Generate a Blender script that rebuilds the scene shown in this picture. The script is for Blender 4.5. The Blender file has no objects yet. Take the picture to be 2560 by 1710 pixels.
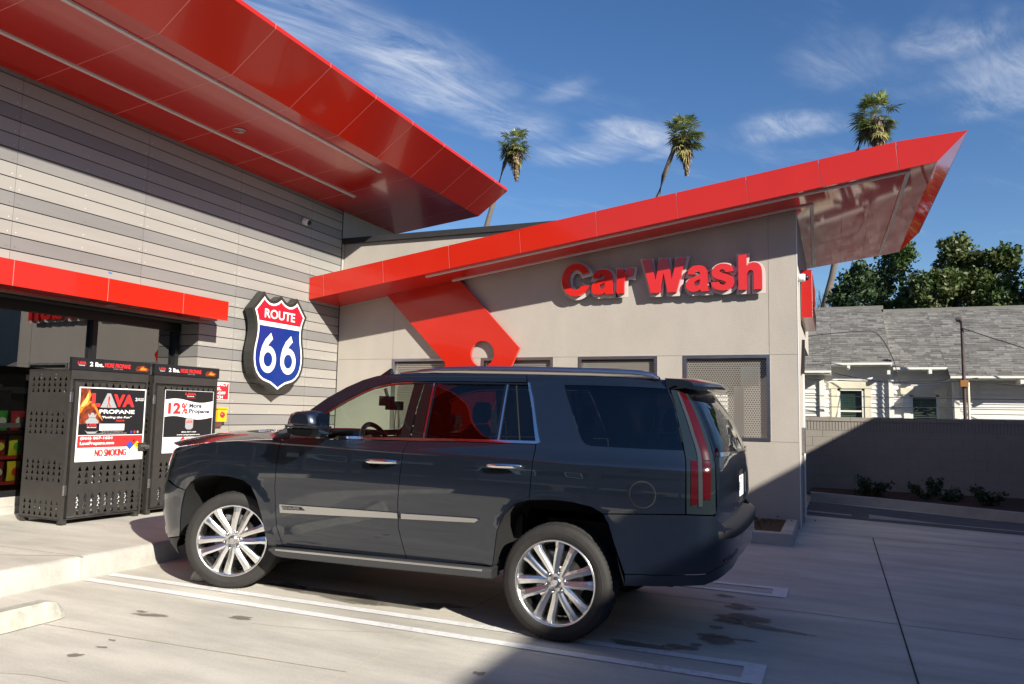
import bpy, bmesh, math, random
import numpy as np
from mathutils import Vector, Matrix, noise
from mathutils.geometry import tessellate_polygon
C = bpy.context.scene
COL = C.collection
R = math.radians
random.seed(7)
# ------------------------------------------------------------------ camera
cam = bpy.data.cameras.new('camera'); co = bpy.data.objects.new('camera', cam); COL.objects.link(co)
cam.sensor_width = 36; cam.lens = 36*1920.1/2560; cam.clip_end = 3000
def camrot(pitch, roll, yaw):
    cy, sy = math.cos(yaw), math.sin(yaw)
    f = Vector((-sy*math.cos(pitch), cy*math.cos(pitch), math.sin(pitch))); r = Vector((cy, sy, 0)); u = r.cross(f)
    r2 = math.cos(roll)*r+math.sin(roll)*u; u2 = -math.sin(roll)*r+math.cos(roll)*u
    return Matrix((r2, u2, -f)).transposed()
co.matrix_world = Matrix.Translation((0, 0, 1.56)) @ camrot(R(5.417), R(1.121), R(22.862)).to_4x4()
C.camera = co
# ------------------------------------------------------------------ sun, sky
SUN = Vector((.49, -.299, .290)).normalized()
elev = math.asin(SUN.z); azim = math.atan2(SUN.x, SUN.y)
sl = bpy.data.lights.new('sun', 'SUN'); so = bpy.data.objects.new('sun', sl); COL.objects.link(so)
sl.energy = 5.0; sl.angle = R(.6); sl.color = (1, .93, .82)
so.rotation_euler = SUN.to_track_quat('Z', 'Y').to_euler(); so.location = (30, -20, 30)
C.view_settings.view_transform = 'Standard'; C.view_settings.look = 'None'; C.view_settings.exposure = 0.85
C.cycles.max_bounces = 7; C.cycles.transparent_max_bounces = 24; C.cycles.sample_clamp_indirect = 6
wd = bpy.data.worlds.new('World'); C.world = wd; wd.use_nodes = True
def N(nt, t, **k):
    n = nt.nodes.new(t)
    for a, b in k.items():
        if hasattr(n, a) and not a.startswith('i_'): setattr(n, a, b)
    return n
def world():
    nt = wd.node_tree; nt.nodes.clear(); L = nt.links.new
    out = N(nt, 'ShaderNodeOutputWorld'); bg = N(nt, 'ShaderNodeBackground'); bg.inputs[1].default_value = .070
    sky = N(nt, 'ShaderNodeTexSky'); sky.sky_type = 'NISHITA'; sky.sun_disc = False
    sky.sun_elevation = elev; sky.sun_rotation = azim; sky.air_density = 1.0; sky.dust_density = .1; sky.ozone_density = 3.2
    tc = N(nt, 'ShaderNodeTexCoord'); sep = N(nt, 'ShaderNodeSeparateXYZ'); L(tc.outputs['Generated'], sep.inputs[0])
    mz = N(nt, 'ShaderNodeMath', operation='MAXIMUM'); L(sep.outputs[2], mz.inputs[0]); mz.inputs[1].default_value = .02
    cb = N(nt, 'ShaderNodeCombineXYZ')
    for i in (0, 1):
        d = N(nt, 'ShaderNodeMath', operation='DIVIDE'); L(sep.outputs[i], d.inputs[0]); L(mz.outputs[0], d.inputs[1]); L(d.outputs[0], cb.inputs[i])
    def cloud(rot, sx, sy, off, lo, hi, det=9, rough=.62, dist=.5):
        m0 = N(nt, 'ShaderNodeMapping'); m0.inputs['Rotation'].default_value = (0, 0, R(rot)); L(cb.outputs[0], m0.inputs[0]); mp = N(nt, 'ShaderNodeMapping'); mp.inputs['Scale'].default_value = (sx, sy, 1); mp.inputs['Location'].default_value = off
        L(m0.outputs[0], mp.inputs[0]); no = N(nt, 'ShaderNodeTexNoise'); L(mp.outputs[0], no.inputs[0])
        no.inputs['Scale'].default_value = 1; no.inputs['Detail'].default_value = det; no.inputs['Roughness'].default_value = rough; no.inputs['Distortion'].default_value = dist
        mr = N(nt, 'ShaderNodeMapRange'); mr.interpolation_type = 'SMOOTHSTEP'; L(no.outputs[0], mr.inputs[0]); mr.inputs[1].default_value = lo; mr.inputs[2].default_value = hi
        return mr.outputs[0]
    def mul(a, b):
        m = N(nt, 'ShaderNodeMath', operation='MULTIPLY'); L(a, m.inputs[0])
        if isinstance(b, float): m.inputs[1].default_value = b
        else: L(b, m.inputs[1])
        return m.outputs[0]
    def add(a, b):
        m = N(nt, 'ShaderNodeMath', operation='ADD'); L(a, m.inputs[0]); L(b, m.inputs[1]); m.use_clamp = True; return m.outputs[0]
    def sub(a_, vec):
        m = N(nt, 'ShaderNodeVectorMath', operation='DISTANCE'); L(a_, m.inputs[0]); m.inputs[1].default_value = vec; return m.outputs['Value']
    wn = N(nt, 'ShaderNodeTexNoise'); wn.inputs['Scale'].default_value = 2.6; wn.inputs['Detail'].default_value = 4; L(cb.outputs[0], wn.inputs[0])
    wv = N(nt, 'ShaderNodeVectorMath', operation='MULTIPLY_ADD'); L(wn.outputs['Color'], wv.inputs[0]); wv.inputs[1].default_value = (.34, .5, 0); 
    of = N(nt, 'ShaderNodeVectorMath', operation='SUBTRACT'); L(cb.outputs[0], of.inputs[0]); of.inputs[1].default_value = (.17, .25, 0); L(of.outputs[0], wv.inputs[2])
    tot = None
    for (u, v, r, k) in CLOUDS:
        mr = N(nt, 'ShaderNodeMapRange'); mr.interpolation_type = 'SMOOTHERSTEP'; L(sub(wv.outputs[0], (u, v, 0)), mr.inputs[0]); mr.inputs[1].default_value = 0; mr.inputs[2].default_value = r; mr.inputs[3].default_value = k; mr.inputs[4].default_value = 0
        tot = mr.outputs[0] if tot is None else add(tot, mr.outputs[0])
    fine = cloud(-68, 2.0, 7.0, (3.1, 1.7, 0), .24, .84, 10, .70, .7)
    wisp = cloud(-60, .9, 3.2, (7.3, 2.2, 0), .50, .82)
    fac = add(mul(mul(tot, fine), .95), mul(mul(wisp, fine), .28))
    mix = N(nt, 'ShaderNodeMix', data_type='RGBA'); L(fac, mix.inputs[0]); L(sky.outputs[0], mix.inputs[6]); mix.inputs[7].default_value = (6.6, 7.0, 7.6, 1)
    hs = N(nt, 'ShaderNodeHueSaturation'); hs.inputs['Saturation'].default_value = 1.18; hs.inputs['Hue'].default_value = .507; L(mix.outputs[2], hs.inputs['Color'])
    L(hs.outputs[0], bg.inputs[0]); L(bg.outputs[0], out.inputs[0])
CLOUDS = ((-1.28, 1.5, .36, .75), (-1.12, 1.85, .32, .8), (-1.10, 2.1, .27, .75), (-.98, 2.36, .24, .7), (-.90, 2.70, .25, .75), (-.63, 2.58, .22, .8), (-.60, 2.80, .15, .5), (-.76, 2.15, .14, .35), (-.10, 2.72, .24, .7), (.0, 2.25, .26, .3), (.34, 2.12, .22, .7), (.50, 2.45, .32, .6), (.48, 2.72, .2, .5), (-1.7, 2.0, .4, .5), (-.42, 1.70, .10, .4), (1.4, 3, .8, .5), (-2, -2, 1.2, .5), (1.2, -3, 1.4, .5), (-1, -4, 1.2, .4))
world()
# ------------------------------------------------------------------ materials
MATS = {}
def mat(name, col, rough=.6, metal=0., var=0., vscale=3., bump=0., bscale=60., coat=0., spec=.5, trans=0., ior=1.45, emit=None, alpha=1., stretch=None, detail=5, dirt=0.):
    if name in MATS: return MATS[name]
    m = bpy.data.materials.new(name); m.use_nodes = True; nt = m.node_tree; b = nt.nodes['Principled BSDF']; L = nt.links.new
    I = b.inputs; I['Base Color'].default_value = (*col, 1); I['Roughness'].default_value = rough; I['Metallic'].default_value = metal
    I['Coat Weight'].default_value = coat; I['Coat Roughness'].default_value = .03; I['Specular IOR Level'].default_value = spec
    I['Transmission Weight'].default_value = trans; I['IOR'].default_value = ior; I['Alpha'].default_value = alpha
    if emit: I['Emission Color'].default_value = (*emit[:3], 1); I['Emission Strength'].default_value = emit[3]
    tc = N(nt, 'ShaderNodeTexCoord'); src = tc.outputs['Object']
    if stretch:
        mp = N(nt, 'ShaderNodeMapping'); mp.inputs['Scale'].default_value = stretch; L(src, mp.inputs[0]); src = mp.outputs[0]
    if var:
        no = N(nt, 'ShaderNodeTexNoise'); no.inputs['Scale'].default_value = vscale; no.inputs['Detail'].default_value = detail; no.inputs['Roughness'].default_value = .6; L(src, no.inputs[0])
        mr = N(nt, 'ShaderNodeMapRange'); L(no.outputs[0], mr.inputs[0]); mr.inputs[1].default_value = .3; mr.inputs[2].default_value = .7; mr.inputs[3].default_value = 1-var; mr.inputs[4].default_value = 1+var
        mx = N(nt, 'ShaderNodeMix', data_type='RGBA', blend_type='MULTIPLY'); mx.inputs[0].default_value = 1; mx.inputs[6].default_value = (*col, 1)
        cc = N(nt, 'ShaderNodeCombineColor'); [L(mr.outputs[0], cc.inputs[i]) for i in range(3)]; L(cc.outputs[0], mx.inputs[7]); L(mx.outputs[2], I['Base Color'])
        r2 = N(nt, 'ShaderNodeMapRange'); L(no.outputs[0], r2.inputs[0]); r2.inputs[3].default_value = max(0, rough-.08); r2.inputs[4].default_value = min(1, rough+.08); L(r2.outputs[0], I['Roughness'])
    if bump:
        nb = N(nt, 'ShaderNodeTexNoise'); nb.inputs['Scale'].default_value = bscale; nb.inputs['Detail'].default_value = 4; L(src, nb.inputs[0])
        bp = N(nt, 'ShaderNodeBump'); bp.inputs['Strength'].default_value = min(1, bump); bp.inputs['Distance'].default_value = .01; L(nb.outputs[0], bp.inputs['Height']); L(bp.outputs[0], I['Normal'])
    MATS[name] = m; return m
def facevar(m, amount, attr='shade'):
    """per-face colour variation through a float attribute"""
    nt = m.node_tree; b = nt.nodes['Principled BSDF']; L = nt.links.new
    at = N(nt, 'ShaderNodeAttribute'); at.attribute_name = attr
    mx = N(nt, 'ShaderNodeMix', data_type='RGBA', blend_type='MULTIPLY'); mx.inputs[0].default_value = 1
    cur = b.inputs['Base Color'].links[0].from_socket if b.inputs['Base Color'].links else None
    if cur: L(cur, mx.inputs[6])
    else: mx.inputs[6].default_value = b.inputs['Base Color'].default_value
    cc = N(nt, 'ShaderNodeCombineColor'); [L(at.outputs['Fac'], cc.inputs[i]) for i in range(3)]; L(cc.outputs[0], mx.inputs[7]); L(mx.outputs[2], b.inputs['Base Color'])
    return m
RED = mat('red_panel', (.46, .017, .007), .17, coat=.3, var=.05, vscale=.8)
REDJ = mat('red_panel_joint', (.70, .24, .22), .45)
STUC = mat('stucco', (.395, .365, .32), .88, var=.075, vscale=1.6, bump=.5, bscale=115, stretch=(1, 1, .45), detail=8)
STUJ = mat('stucco_joint', (.26, .24, .21), .9)
CAPM = mat('dark_cap', (.03, .032, .035), .5, var=.1)
CLA = facevar(mat('board_light', (.30, .287, .262), .5, var=.05, vscale=2.5, stretch=(1, .3, 2)), 0)
CLB = facevar(mat('board_grey', (.20, .196, .188), .5, var=.05, vscale=2.5, stretch=(1, .3, 2)), 0)
DARK = mat('dark_gap', (.015, .014, .014), .9)
BLKM = mat('black_metal', (.012, .012, .013), .4)
STEEL = mat('brushed_steel', (.45, .45, .45), .32, metal=1, var=.12, vscale=6, stretch=(1, 1, 6))
WHITE = mat('white_plastic', (.78, .78, .76), .4)
WH2 = mat('print_white', (.82, .82, .80), .45)
INK = mat('print_black', (.012, .012, .014), .4)
REDP = mat('print_red', (.65, .02, .03), .4)
NAVY = mat('sign_blue', (.003, .026, .19), .25, coat=.3)
SREDM = mat('sign_red', (.58, .014, .03), .25, coat=.3)
CAGE = mat('cage_paint', (.036, .033, .030), .42, var=.10, vscale=9)
GLS = mat('store_glass', (.03, .035, .035), .03, alpha=1.0)
def glass(name, tint, refl=.08, rough=.0):
    m = bpy.data.materials.new(name); m.use_nodes = True; nt = m.node_tree; nt.nodes.clear(); L = nt.links.new
    o = N(nt, 'ShaderNodeOutputMaterial'); t = N(nt, 'ShaderNodeBsdfTransparent'); t.inputs[0].default_value = (*tint, 1)
    g = N(nt, 'ShaderNodeBsdfGlossy'); g.inputs['Roughness'].default_value = rough; g.inputs[0].default_value = (1, 1, 1, 1)
    ge = N(nt, 'ShaderNodeNewGeometry'); dt = N(nt, 'ShaderNodeVectorMath', operation='DOT_PRODUCT'); L(ge.outputs['Normal'], dt.inputs[0]); L(ge.outputs['Incoming'], dt.inputs[1])
    ab = N(nt, 'ShaderNodeMath', operation='ABSOLUTE'); L(dt.outputs['Value'], ab.inputs[0]); s1 = N(nt, 'ShaderNodeMath', operation='SUBTRACT'); s1.inputs[0].default_value = 1; L(ab.outputs[0], s1.inputs[1])
    pw = N(nt, 'ShaderNodeMath', operation='POWER'); L(s1.outputs[0], pw.inputs[0]); pw.inputs[1].default_value = 5; a = N(nt, 'ShaderNodeMath', operation='MULTIPLY_ADD'); L(pw.outputs[0], a.inputs[0]); a.inputs[1].default_value = 1-refl; a.inputs[2].default_value = refl
    mx = N(nt, 'ShaderNodeMixShader'); L(a.outputs[0], mx.inputs[0]); L(t.outputs[0], mx.inputs[1]); L(g.outputs[0], mx.inputs[2]); L(mx.outputs[0], o.inputs[0])
    MATS[name] = m; return m
G_STORE = glass('window_glass', (.36, .39, .36), .25)
G_CLEAR = glass('car_glass', (.72, .80, .74), .05)
G_TINT = glass('privacy_glass', (.055, .06, .07), .065)
G_HOUSE = glass('house_glass', (.3, .38, .36), .12)
# ------------------------------------------------------------------ mesh builder
class MB:
    def __init__(s): s.v = []; s.f = []; s.m = []; s.mats = []; s.sh = []; s.sm = []
    def mi(s, m):
        if m not in s.mats: s.mats.append(m)
        return s.mats.index(m)
    def add(s, vs, fs, m, shade=1., smooth=False):
        o = len(s.v); s.v += [tuple(v) for v in vs]; k = s.mi(m)
        for f in fs: s.f.append([o+i for i in f]); s.m.append(k); s.sh.append(shade); s.sm.append(smooth)
        return s
    def box(s, a, b, m, shade=1., M=None):
        (x0, y0, z0), (x1, y1, z1) = a, b
        vs = [(x, y, z) for z in (z0, z1) for y in (y0, y1) for x in (x0, x1)]
        if M: vs = [M @ Vector(v) for v in vs]
        return s.add(vs, [(0, 2, 3, 1), (4, 5, 7, 6), (0, 1, 5, 4), (2, 6, 7, 3), (0, 4, 6, 2), (1, 3, 7, 5)], m, shade)
    def quad(s, p, m, shade=1.): return s.add(p, [range(len(p))], m, shade)
    def prism(s, poly, d, m, mside=None, holes=(), smooth=False):
        """poly: list of 3D points (planar); d: extrusion vector"""
        rings = [list(map(Vector, poly))]+[list(map(Vector, h)) for h in holes]
        tri = tessellate_polygon(rings); flat = [p for r in rings for p in r]; d = Vector(d)
        n = len(flat); s.add(flat, tri, m); s.add([p+d for p in flat], [t[::-1] for t in tri], m)
        for r in rings:
            k = len(r); vs = r+[p+d for p in r]
            s.add(vs, [(i, (i+1) % k, (i+1) % k+k, i+k) for i in range(k)], mside or m, smooth=smooth)
        return s
    def sheet(s, poly, m, holes=()):
        rings = [list(map(Vector, poly))]+[list(map(Vector, h)) for h in holes]
        return s.add([p for r in rings for p in r], tessellate_polygon(rings), m)
    def tube(s, pts, r, m, n=8, cap=True, smooth=True):
        pts = [Vector(p) for p in pts]; rr = r if isinstance(r, (list, tuple)) else [r]*len(pts); vs = []
        up = Vector((0, 0, 1))
        for i, p in enumerate(pts):
            t = (pts[min(i+1, len(pts)-1)]-pts[max(i-1, 0)]).normalized()
            a = t.cross(up if abs(t.z) < .95 else Vector((1, 0, 0))).normalized(); b = t.cross(a)
            vs += [p+rr[i]*(math.cos(2*math.pi*k/n)*a+math.sin(2*math.pi*k/n)*b) for k in range(n)]
        fs = [(i*n+k, i*n+(k+1) % n, (i+1)*n+(k+1) % n, (i+1)*n+k) for i in range(len(pts)-1) for k in range(n)]
        s.add(vs, fs, m, smooth=smooth)
        if cap: s.add(vs[:n], [range(n)], m); s.add(vs[-n:], [range(n)], m)
        return s
    def lathe(s, prof, m, n=48, c=(0, 0, 0), axis='y', smooth=True, a0=0, a1=2*math.pi, rf=None):
        """prof: (r, h) along axis"""
        vs = []; full = abs(a1-a0-2*math.pi) < 1e-6; cnt = n if full else n+1
        for j in range(cnt):
            a = a0+(a1-a0)*j/n
            for i, (r, h) in enumerate(prof):
                if rf: r = rf(i, j, r)
                ca, sa = r*math.cos(a), r*math.sin(a)
                p = (ca, h, sa) if axis == 'y' else ((ca, sa, h) if axis == 'z' else (h, ca, sa))
                vs.append((c[0]+p[0], c[1]+p[1], c[2]+p[2]))
        k = len(prof); fs = []
        for j in range(n):
            j2 = (j+1) % cnt
            for i in range(k-1): fs.append((j*k+i, j*k+i+1, j2*k+i+1, j2*k+i))
        return s.add(vs, fs, m, smooth=smooth)
    def text(s, t, box, fr, m, depth=.0, bold=0., shear=0., lift=.002, font_space=1.):
        """box=(a0,b0,a1,b1) in the frame fr=(origin, adir, bdir, ndir)"""
        cu = bpy.data.curves.new('t', 'FONT'); cu.body = t; cu.size = 1; cu.offset = bold; cu.extrude = 0; cu.resolution_u = 4; cu.shear = shear; cu.space_character = font_space; cu.fill_mode = 'FRONT'
        ob = bpy.data.objects.new('t', cu); COL.objects.link(ob); dg = bpy.context.evaluated_depsgraph_get(); dg.update()
        me = ob.evaluated_get(dg).to_mesh(); vs = [v.co.copy() for v in me.vertices]; fs = [list(p.vertices) for p in me.polygons]
        ob.to_mesh_clear(); bpy.data.objects.remove(ob); bpy.data.curves.remove(cu)
        if not vs: return s
        xs = [v.x for v in vs]; ys = [v.y for v in vs]; x0, x1, y0, y1 = min(xs), max(xs), min(ys), max(ys)
        o, A, B, Nn = map(Vector, fr)
        P = [o+A*(box[0]+(v.x-x0)/(x1-x0)*(box[2]-box[0]))+B*(box[1]+(v.y-y0)/max(1e-6, y1-y0)*(box[3]-box[1]))+Nn*(lift+depth) for v in vs]
        s.add(P, fs, m)
        if depth > 0:
            cnt = {}
            for f in fs:
                for i in range(len(f)):
                    e = (f[i], f[(i+1) % len(f)]); cnt[e] = 1
            be = [e for e in cnt if (e[1], e[0]) not in cnt]
            q = [p-Nn*depth for p in P]; n = len(P)
            s.add(P+q, [(a, a+n, b+n, b) for a, b in be], m)
        return s
    def build(s, name, parent=None, root=None, normals=None):
        r = Vector(root) if root else Vector((0, 0, 0))
        if parent is not None and root is None: r = Vector(parent.get('_r', (0, 0, 0)))
        me = bpy.data.meshes.new(name); me.from_pydata([Vector(v)-r for v in s.v], [], s.f)
        for m in s.mats: me.materials.append(m)
        me.polygons.foreach_set('material_index', s.m); me.polygons.foreach_set('use_smooth', s.sm)
        if any(abs(x-1) > 1e-6 for x in s.sh) or any(m.name.startswith(('board', 'leaf', 'frond', 'shingle', 'dead')) for m in s.mats):
            a = me.attributes.new('shade', 'FLOAT', 'FACE'); a.data.foreach_set('value', s.sh)
        me.update()
        o = bpy.data.objects.new(name, me); COL.objects.link(o)
        if parent is not None: o.parent = parent; o['_r'] = tuple(r)
        else: o.location = r; o['_r'] = tuple(r)
        return o
def clean_keys():
    for o in bpy.data.objects:
        if '_r' in o: del o['_r']
def thing(name, loc, label, cat, group=None):
    o = bpy.data.objects.new(name, None); o.location = loc; o.empty_display_size = .2; COL.objects.link(o); o['_r'] = tuple(loc)
    return tag(o, label, cat, group)
def tag(o, label=None, cat=None, group=None, kind=None):
    if label: o['label'] = label
    if cat: o['category'] = cat
    if group: o['group'] = group
    if kind: o['kind'] = kind
    return o
def copytree(o, parent=None):
    c = o.copy(); COL.objects.link(c)
    if parent is not None: c.parent = parent
    for ch in o.children: copytree(ch, c)
    return c
def bevel(o, w, seg=2, ang=35):
    m = o.modifiers.new('b', 'BEVEL'); m.width = w; m.segments = seg; m.limit_method = 'ANGLE'; m.angle_limit = R(ang); return o
GS = .0198
def gz(x): return -GS*(min(max(x, -14), 30)+1.83)
# ------------------------------------------------------------------ ground
def concrete(name, base, joints=None, stains=True, scale=1.):
    m = mat(name, base, .85, var=.09, vscale=.9, bump=.25, bscale=180, detail=8)
    nt = m.node_tree; b = nt.nodes['Principled BSDF']; L = nt.links.new
    cur = b.inputs['Base Color'].links[0].from_socket
    tc = N(nt, 'ShaderNodeTexCoord'); mp = N(nt, 'ShaderNodeMapping'); mp.inputs['Scale'].default_value = (.35, 1.7, 1); mp.inputs['Rotation'].default_value = (0, 0, R(8)); L(tc.outputs['Object'], mp.inputs[0])
    no = N(nt, 'ShaderNodeTexNoise'); no.inputs['Scale'].default_value = 1.6; no.inputs['Detail'].default_value = 7; no.inputs['Roughness'].default_value = .65; L(mp.outputs[0], no.inputs[0])
    mr = N(nt, 'ShaderNodeMapRange'); L(no.outputs[0], mr.inputs[0]); mr.inputs[1].default_value = .35; mr.inputs[2].default_value = .7; mr.inputs[3].default_value = 1.10; mr.inputs[4].default_value = .74
    mx = N(nt, 'ShaderNodeMix', data_type='RGBA', blend_type='MULTIPLY'); mx.inputs[0].default_value = 1; L(cur, mx.inputs[6])
    cc = N(nt, 'ShaderNodeCombineColor'); [L(mr.outputs[0], cc.inputs[i]) for i in range(3)]; L(cc.outputs[0], mx.inputs[7])
    sp = N(nt, 'ShaderNodeTexNoise'); sp.inputs['Scale'].default_value = 75; sp.inputs['Detail'].default_value = 4; sp.inputs['Roughness'].default_value = .8; L(tc.outputs['Object'], sp.inputs[0])
    sm1 = N(nt, 'ShaderNodeMapRange'); L(sp.outputs[0], sm1.inputs[0]); sm1.inputs[1].default_value = .3; sm1.inputs[2].default_value = .7; sm1.inputs[3].default_value = .88; sm1.inputs[4].default_value = 1.1
    mm = N(nt, 'ShaderNodeMath', operation='MULTIPLY'); L(mr.outputs[0], mm.inputs[0]); L(sm1.outputs[0], mm.inputs[1]); [L(mm.outputs[0], cc.inputs[i]) for i in range(3)]
    vo = N(nt, 'ShaderNodeTexVoronoi'); vo.inputs['Scale'].default_value = 1.1; L(tc.outputs['Object'], vo.inputs[0])
    wn = N(nt, 'ShaderNodeTexNoise'); wn.inputs['Scale'].default_value = 9; L(tc.outputs['Object'], wn.inputs[0])
    ad = N(nt, 'ShaderNodeMath', operation='MULTIPLY_ADD'); L(wn.outputs[0], ad.inputs[0]); ad.inputs[1].default_value = .12; L(vo.outputs['Distance'], ad.inputs[2])
    m2 = N(nt, 'ShaderNodeMapRange'); L(ad.outputs[0], m2.inputs[0]); m2.inputs[1].default_value = .075; m2.inputs[2].default_value = .10; m2.inputs[3].default_value = .62 if stains else 1; m2.inputs[4].default_value = 1
    mx2 = N(nt, 'ShaderNodeMix', data_type='RGBA', blend_type='MULTIPLY'); mx2.inputs[0].default_value = 1; L(mx.outputs[2], mx2.inputs[6])
    c2 = N(nt, 'ShaderNodeCombineColor'); [L(m2.outputs[0], c2.inputs[i]) for i in range(3)]; L(c2.outputs[0], mx2.inputs[7]); L(mx2.outputs[2], b.inputs['Base Color'])
    return m
CON = concrete('lot_concrete', (.53, .507, .44))
CON2 = concrete('walk_concrete', (.52, .50, .435), stains=False)
CON3 = concrete('kerb_concrete', (.43, .415, .37), stains=False)
CONA = concrete('apron_concrete', (.30, .29, .265), stains=False)
ASPH = mat('asphalt', (.11, .107, .10), .9, var=.15, vscale=5, bump=.6, bscale=150)
FARG = mat('dark_far_asphalt', (.075, .072, .07), .9, var=.15, vscale=.5)  # unseen ground beyond the lot, kept dark to cut light bounced onto soffits
PAINT = mat('road_paint', (.72, .73, .72), .7, var=.10, vscale=14, detail=8)
def worn(m, col):
    nt = m.node_tree; b = nt.nodes['Principled BSDF']; L = nt.links.new; cur = b.inputs['Base Color'].links[0].from_socket
    tc = N(nt, 'ShaderNodeTexCoord'); n1 = N(nt, 'ShaderNodeTexNoise'); n1.inputs['Scale'].default_value = 26; n1.inputs['Detail'].default_value = 8; n1.inputs['Roughness'].default_value = .75; L(tc.outputs['Object'], n1.inputs[0])
    n2 = N(nt, 'ShaderNodeTexNoise'); n2.inputs['Scale'].default_value = 1.1; L(tc.outputs['Object'], n2.inputs[0]); ad = N(nt, 'ShaderNodeMath', operation='ADD'); L(n1.outputs[0], ad.inputs[0]); L(n2.outputs[0], ad.inputs[1])
    mr = N(nt, 'ShaderNodeMapRange'); L(ad.outputs[0], mr.inputs[0]); mr.inputs[1].default_value = 1.03; mr.inputs[2].default_value = 1.22
    mx = N(nt, 'ShaderNodeMix', data_type='RGBA'); L(mr.outputs[0], mx.inputs[0]); L(cur, mx.inputs[6]); mx.inputs[7].default_value = (*col, 1); L(mx.outputs[2], b.inputs['Base Color'])
worn(PAINT, (.50, .49, .45))
STAIN = mat('oil_stain', (.16, .145, .12), .8, var=.12, vscale=8)
JOINTL = mat('joint_filler', (.52, .47, .37), .85, var=.1)
JOINTD = mat('open_joint', (.05, .048, .045), .95)
MULCH = mat('mulch', (.07, .035, .02), .95, var=.4, vscale=40, bump=1, bscale=90)
g = MB(); xs = [-1500, -200, -40, -14, -9, -6.0, -3, 0, 5, 12, 30, 200, 1500]; ys = [-1500, -200, -40, -9, 0, 6, 12.2, 16.2, 22, 60, 1500]
nx = len(xs); vs = [(x, y, gz(x)) for y in ys for x in xs]
for j_ in range(len(ys)-1):
    for i_ in range(nx-1):
        inside = -9.5 < (xs[i_]+xs[i_+1])/2 < 13 and -9.5 < (ys[j_]+ys[j_+1])/2 < 20
        q = [vs[j_*nx+i_], vs[j_*nx+i_+1], vs[(j_+1)*nx+i_+1], vs[(j_+1)*nx+i_]]; g.add(q, [(0, 1, 2, 3)], CON if inside else FARG)
tag(g.build('ground'), kind='structure')
def gq(mb, pts, m, lift): mb.sheet([(x, y, gz(x)+lift) for x, y in pts], m)
st = MB(); gq(st, [(-.51, 14.1), (8, 13.1), (30, 12.0), (30, 15.6), (2.5, 15.5), (-.51, 16.5)], ASPH, .004)
tag(st.build('driveway'), kind='structure')
j = MB()
gq(j, [(.425, -6), (.437, 11.98), (.449, 11.98), (.437, -6)], JOINTD, .004)
gq(j, [(-.5, 12.0), (12, 12.02), (12, 12.032), (-.5, 12.012)], JOINTD, .0045)
gq(j, [(-2.712, -6), (-2.705, 5.6), (-2.695, 5.6), (-2.702, -6)], JOINTL, .004)
gq(j, [(-2.70, 5.6), (-2.700, 10.4), (-2.695, 10.4), (-2.695, 5.6)], JOINTD, .004)
rkk = 0
gq(j, [(-5.9, 3.70), (-2.7, 3.99), (-2.7, 4.0), (-5.9, 3.71)], JOINTL, .0045)
gq(j, [(-2.6, 6.96), (12, 7.22), (12, 7.23), (-2.6, 6.968)], JOINTD, .0045)
rk = random.Random(8)
for (x0, y0, a0, ln) in ((-3.9, 4.5, .12, 1.1), (-1.6, 4.4, .5, .9), (.6, 8.3, -.5, 1.5), (-.2, 9.0, -.3, .8), (1.2, 6.0, -.9, .7), (-4.9, 2.9, .2, 1.0), (1.9, 9.6, .3, 1.2)):
    x, y, a = x0, y0, a0; st_n = 16
    for _ in range(st_n):
        nx_, ny_ = x+math.cos(a)*ln/st_n, y+math.sin(a)*ln/st_n; px, py = -math.sin(a)*.0022, math.cos(a)*.0022
        gq(j, [(x-px, y-py), (nx_-px, ny_-py), (nx_+px, ny_+py), (x+px, y+py)], JOINTL if x0 < 1 else JOINTD, .0048); x, y = nx_, ny_; a += rk.uniform(-.12, .2)
tag(j.build('pavement_joints'), kind='structure')
PAINT2 = mat('worn_lane_paint', (.34, .34, .33), .8, var=.2, vscale=12, detail=8)
p = MB()
for y0, y1, yy0, yy1 in ((4.78, 5.11, 4.98, 5.40), (7.20, 7.54, 7.47, 7.88)):
    a, b2 = (-5.95, y0), (-.44, yy0); c, d = (-5.95, y1), (-.44, yy1)
    w = .095
    gq(p, [a, (b2[0]-.13, b2[1]), (b2[0]-.13, b2[1]+w), (a[0], a[1]+w)], PAINT, .005)
    gq(p, [(c[0], c[1]-w), (d[0]-.13, d[1]-w), (d[0]-.13, d[1]), c], PAINT, .005)
    gq(p, [(-.57, yy0), (-.44, yy0), (-.44, yy1), (-.57, yy1)], PAINT, .005)
for pts in ([(-.5, 14.62), (.22, 14.45), (.22, 14.62), (-.5, 14.80)], [(.48, 14.28), (.50, 14.88), (1.6, 14.35), (1.5, 14.26)], [(.5, 14.33), (1.5, 14.27), (6, 13.75), (6, 13.85), (1.5, 14.37), (.5, 14.43)]):
    gq(p, pts, PAINT2, .0085)
tag(p.build('painted_lines'), kind='structure')
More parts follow.
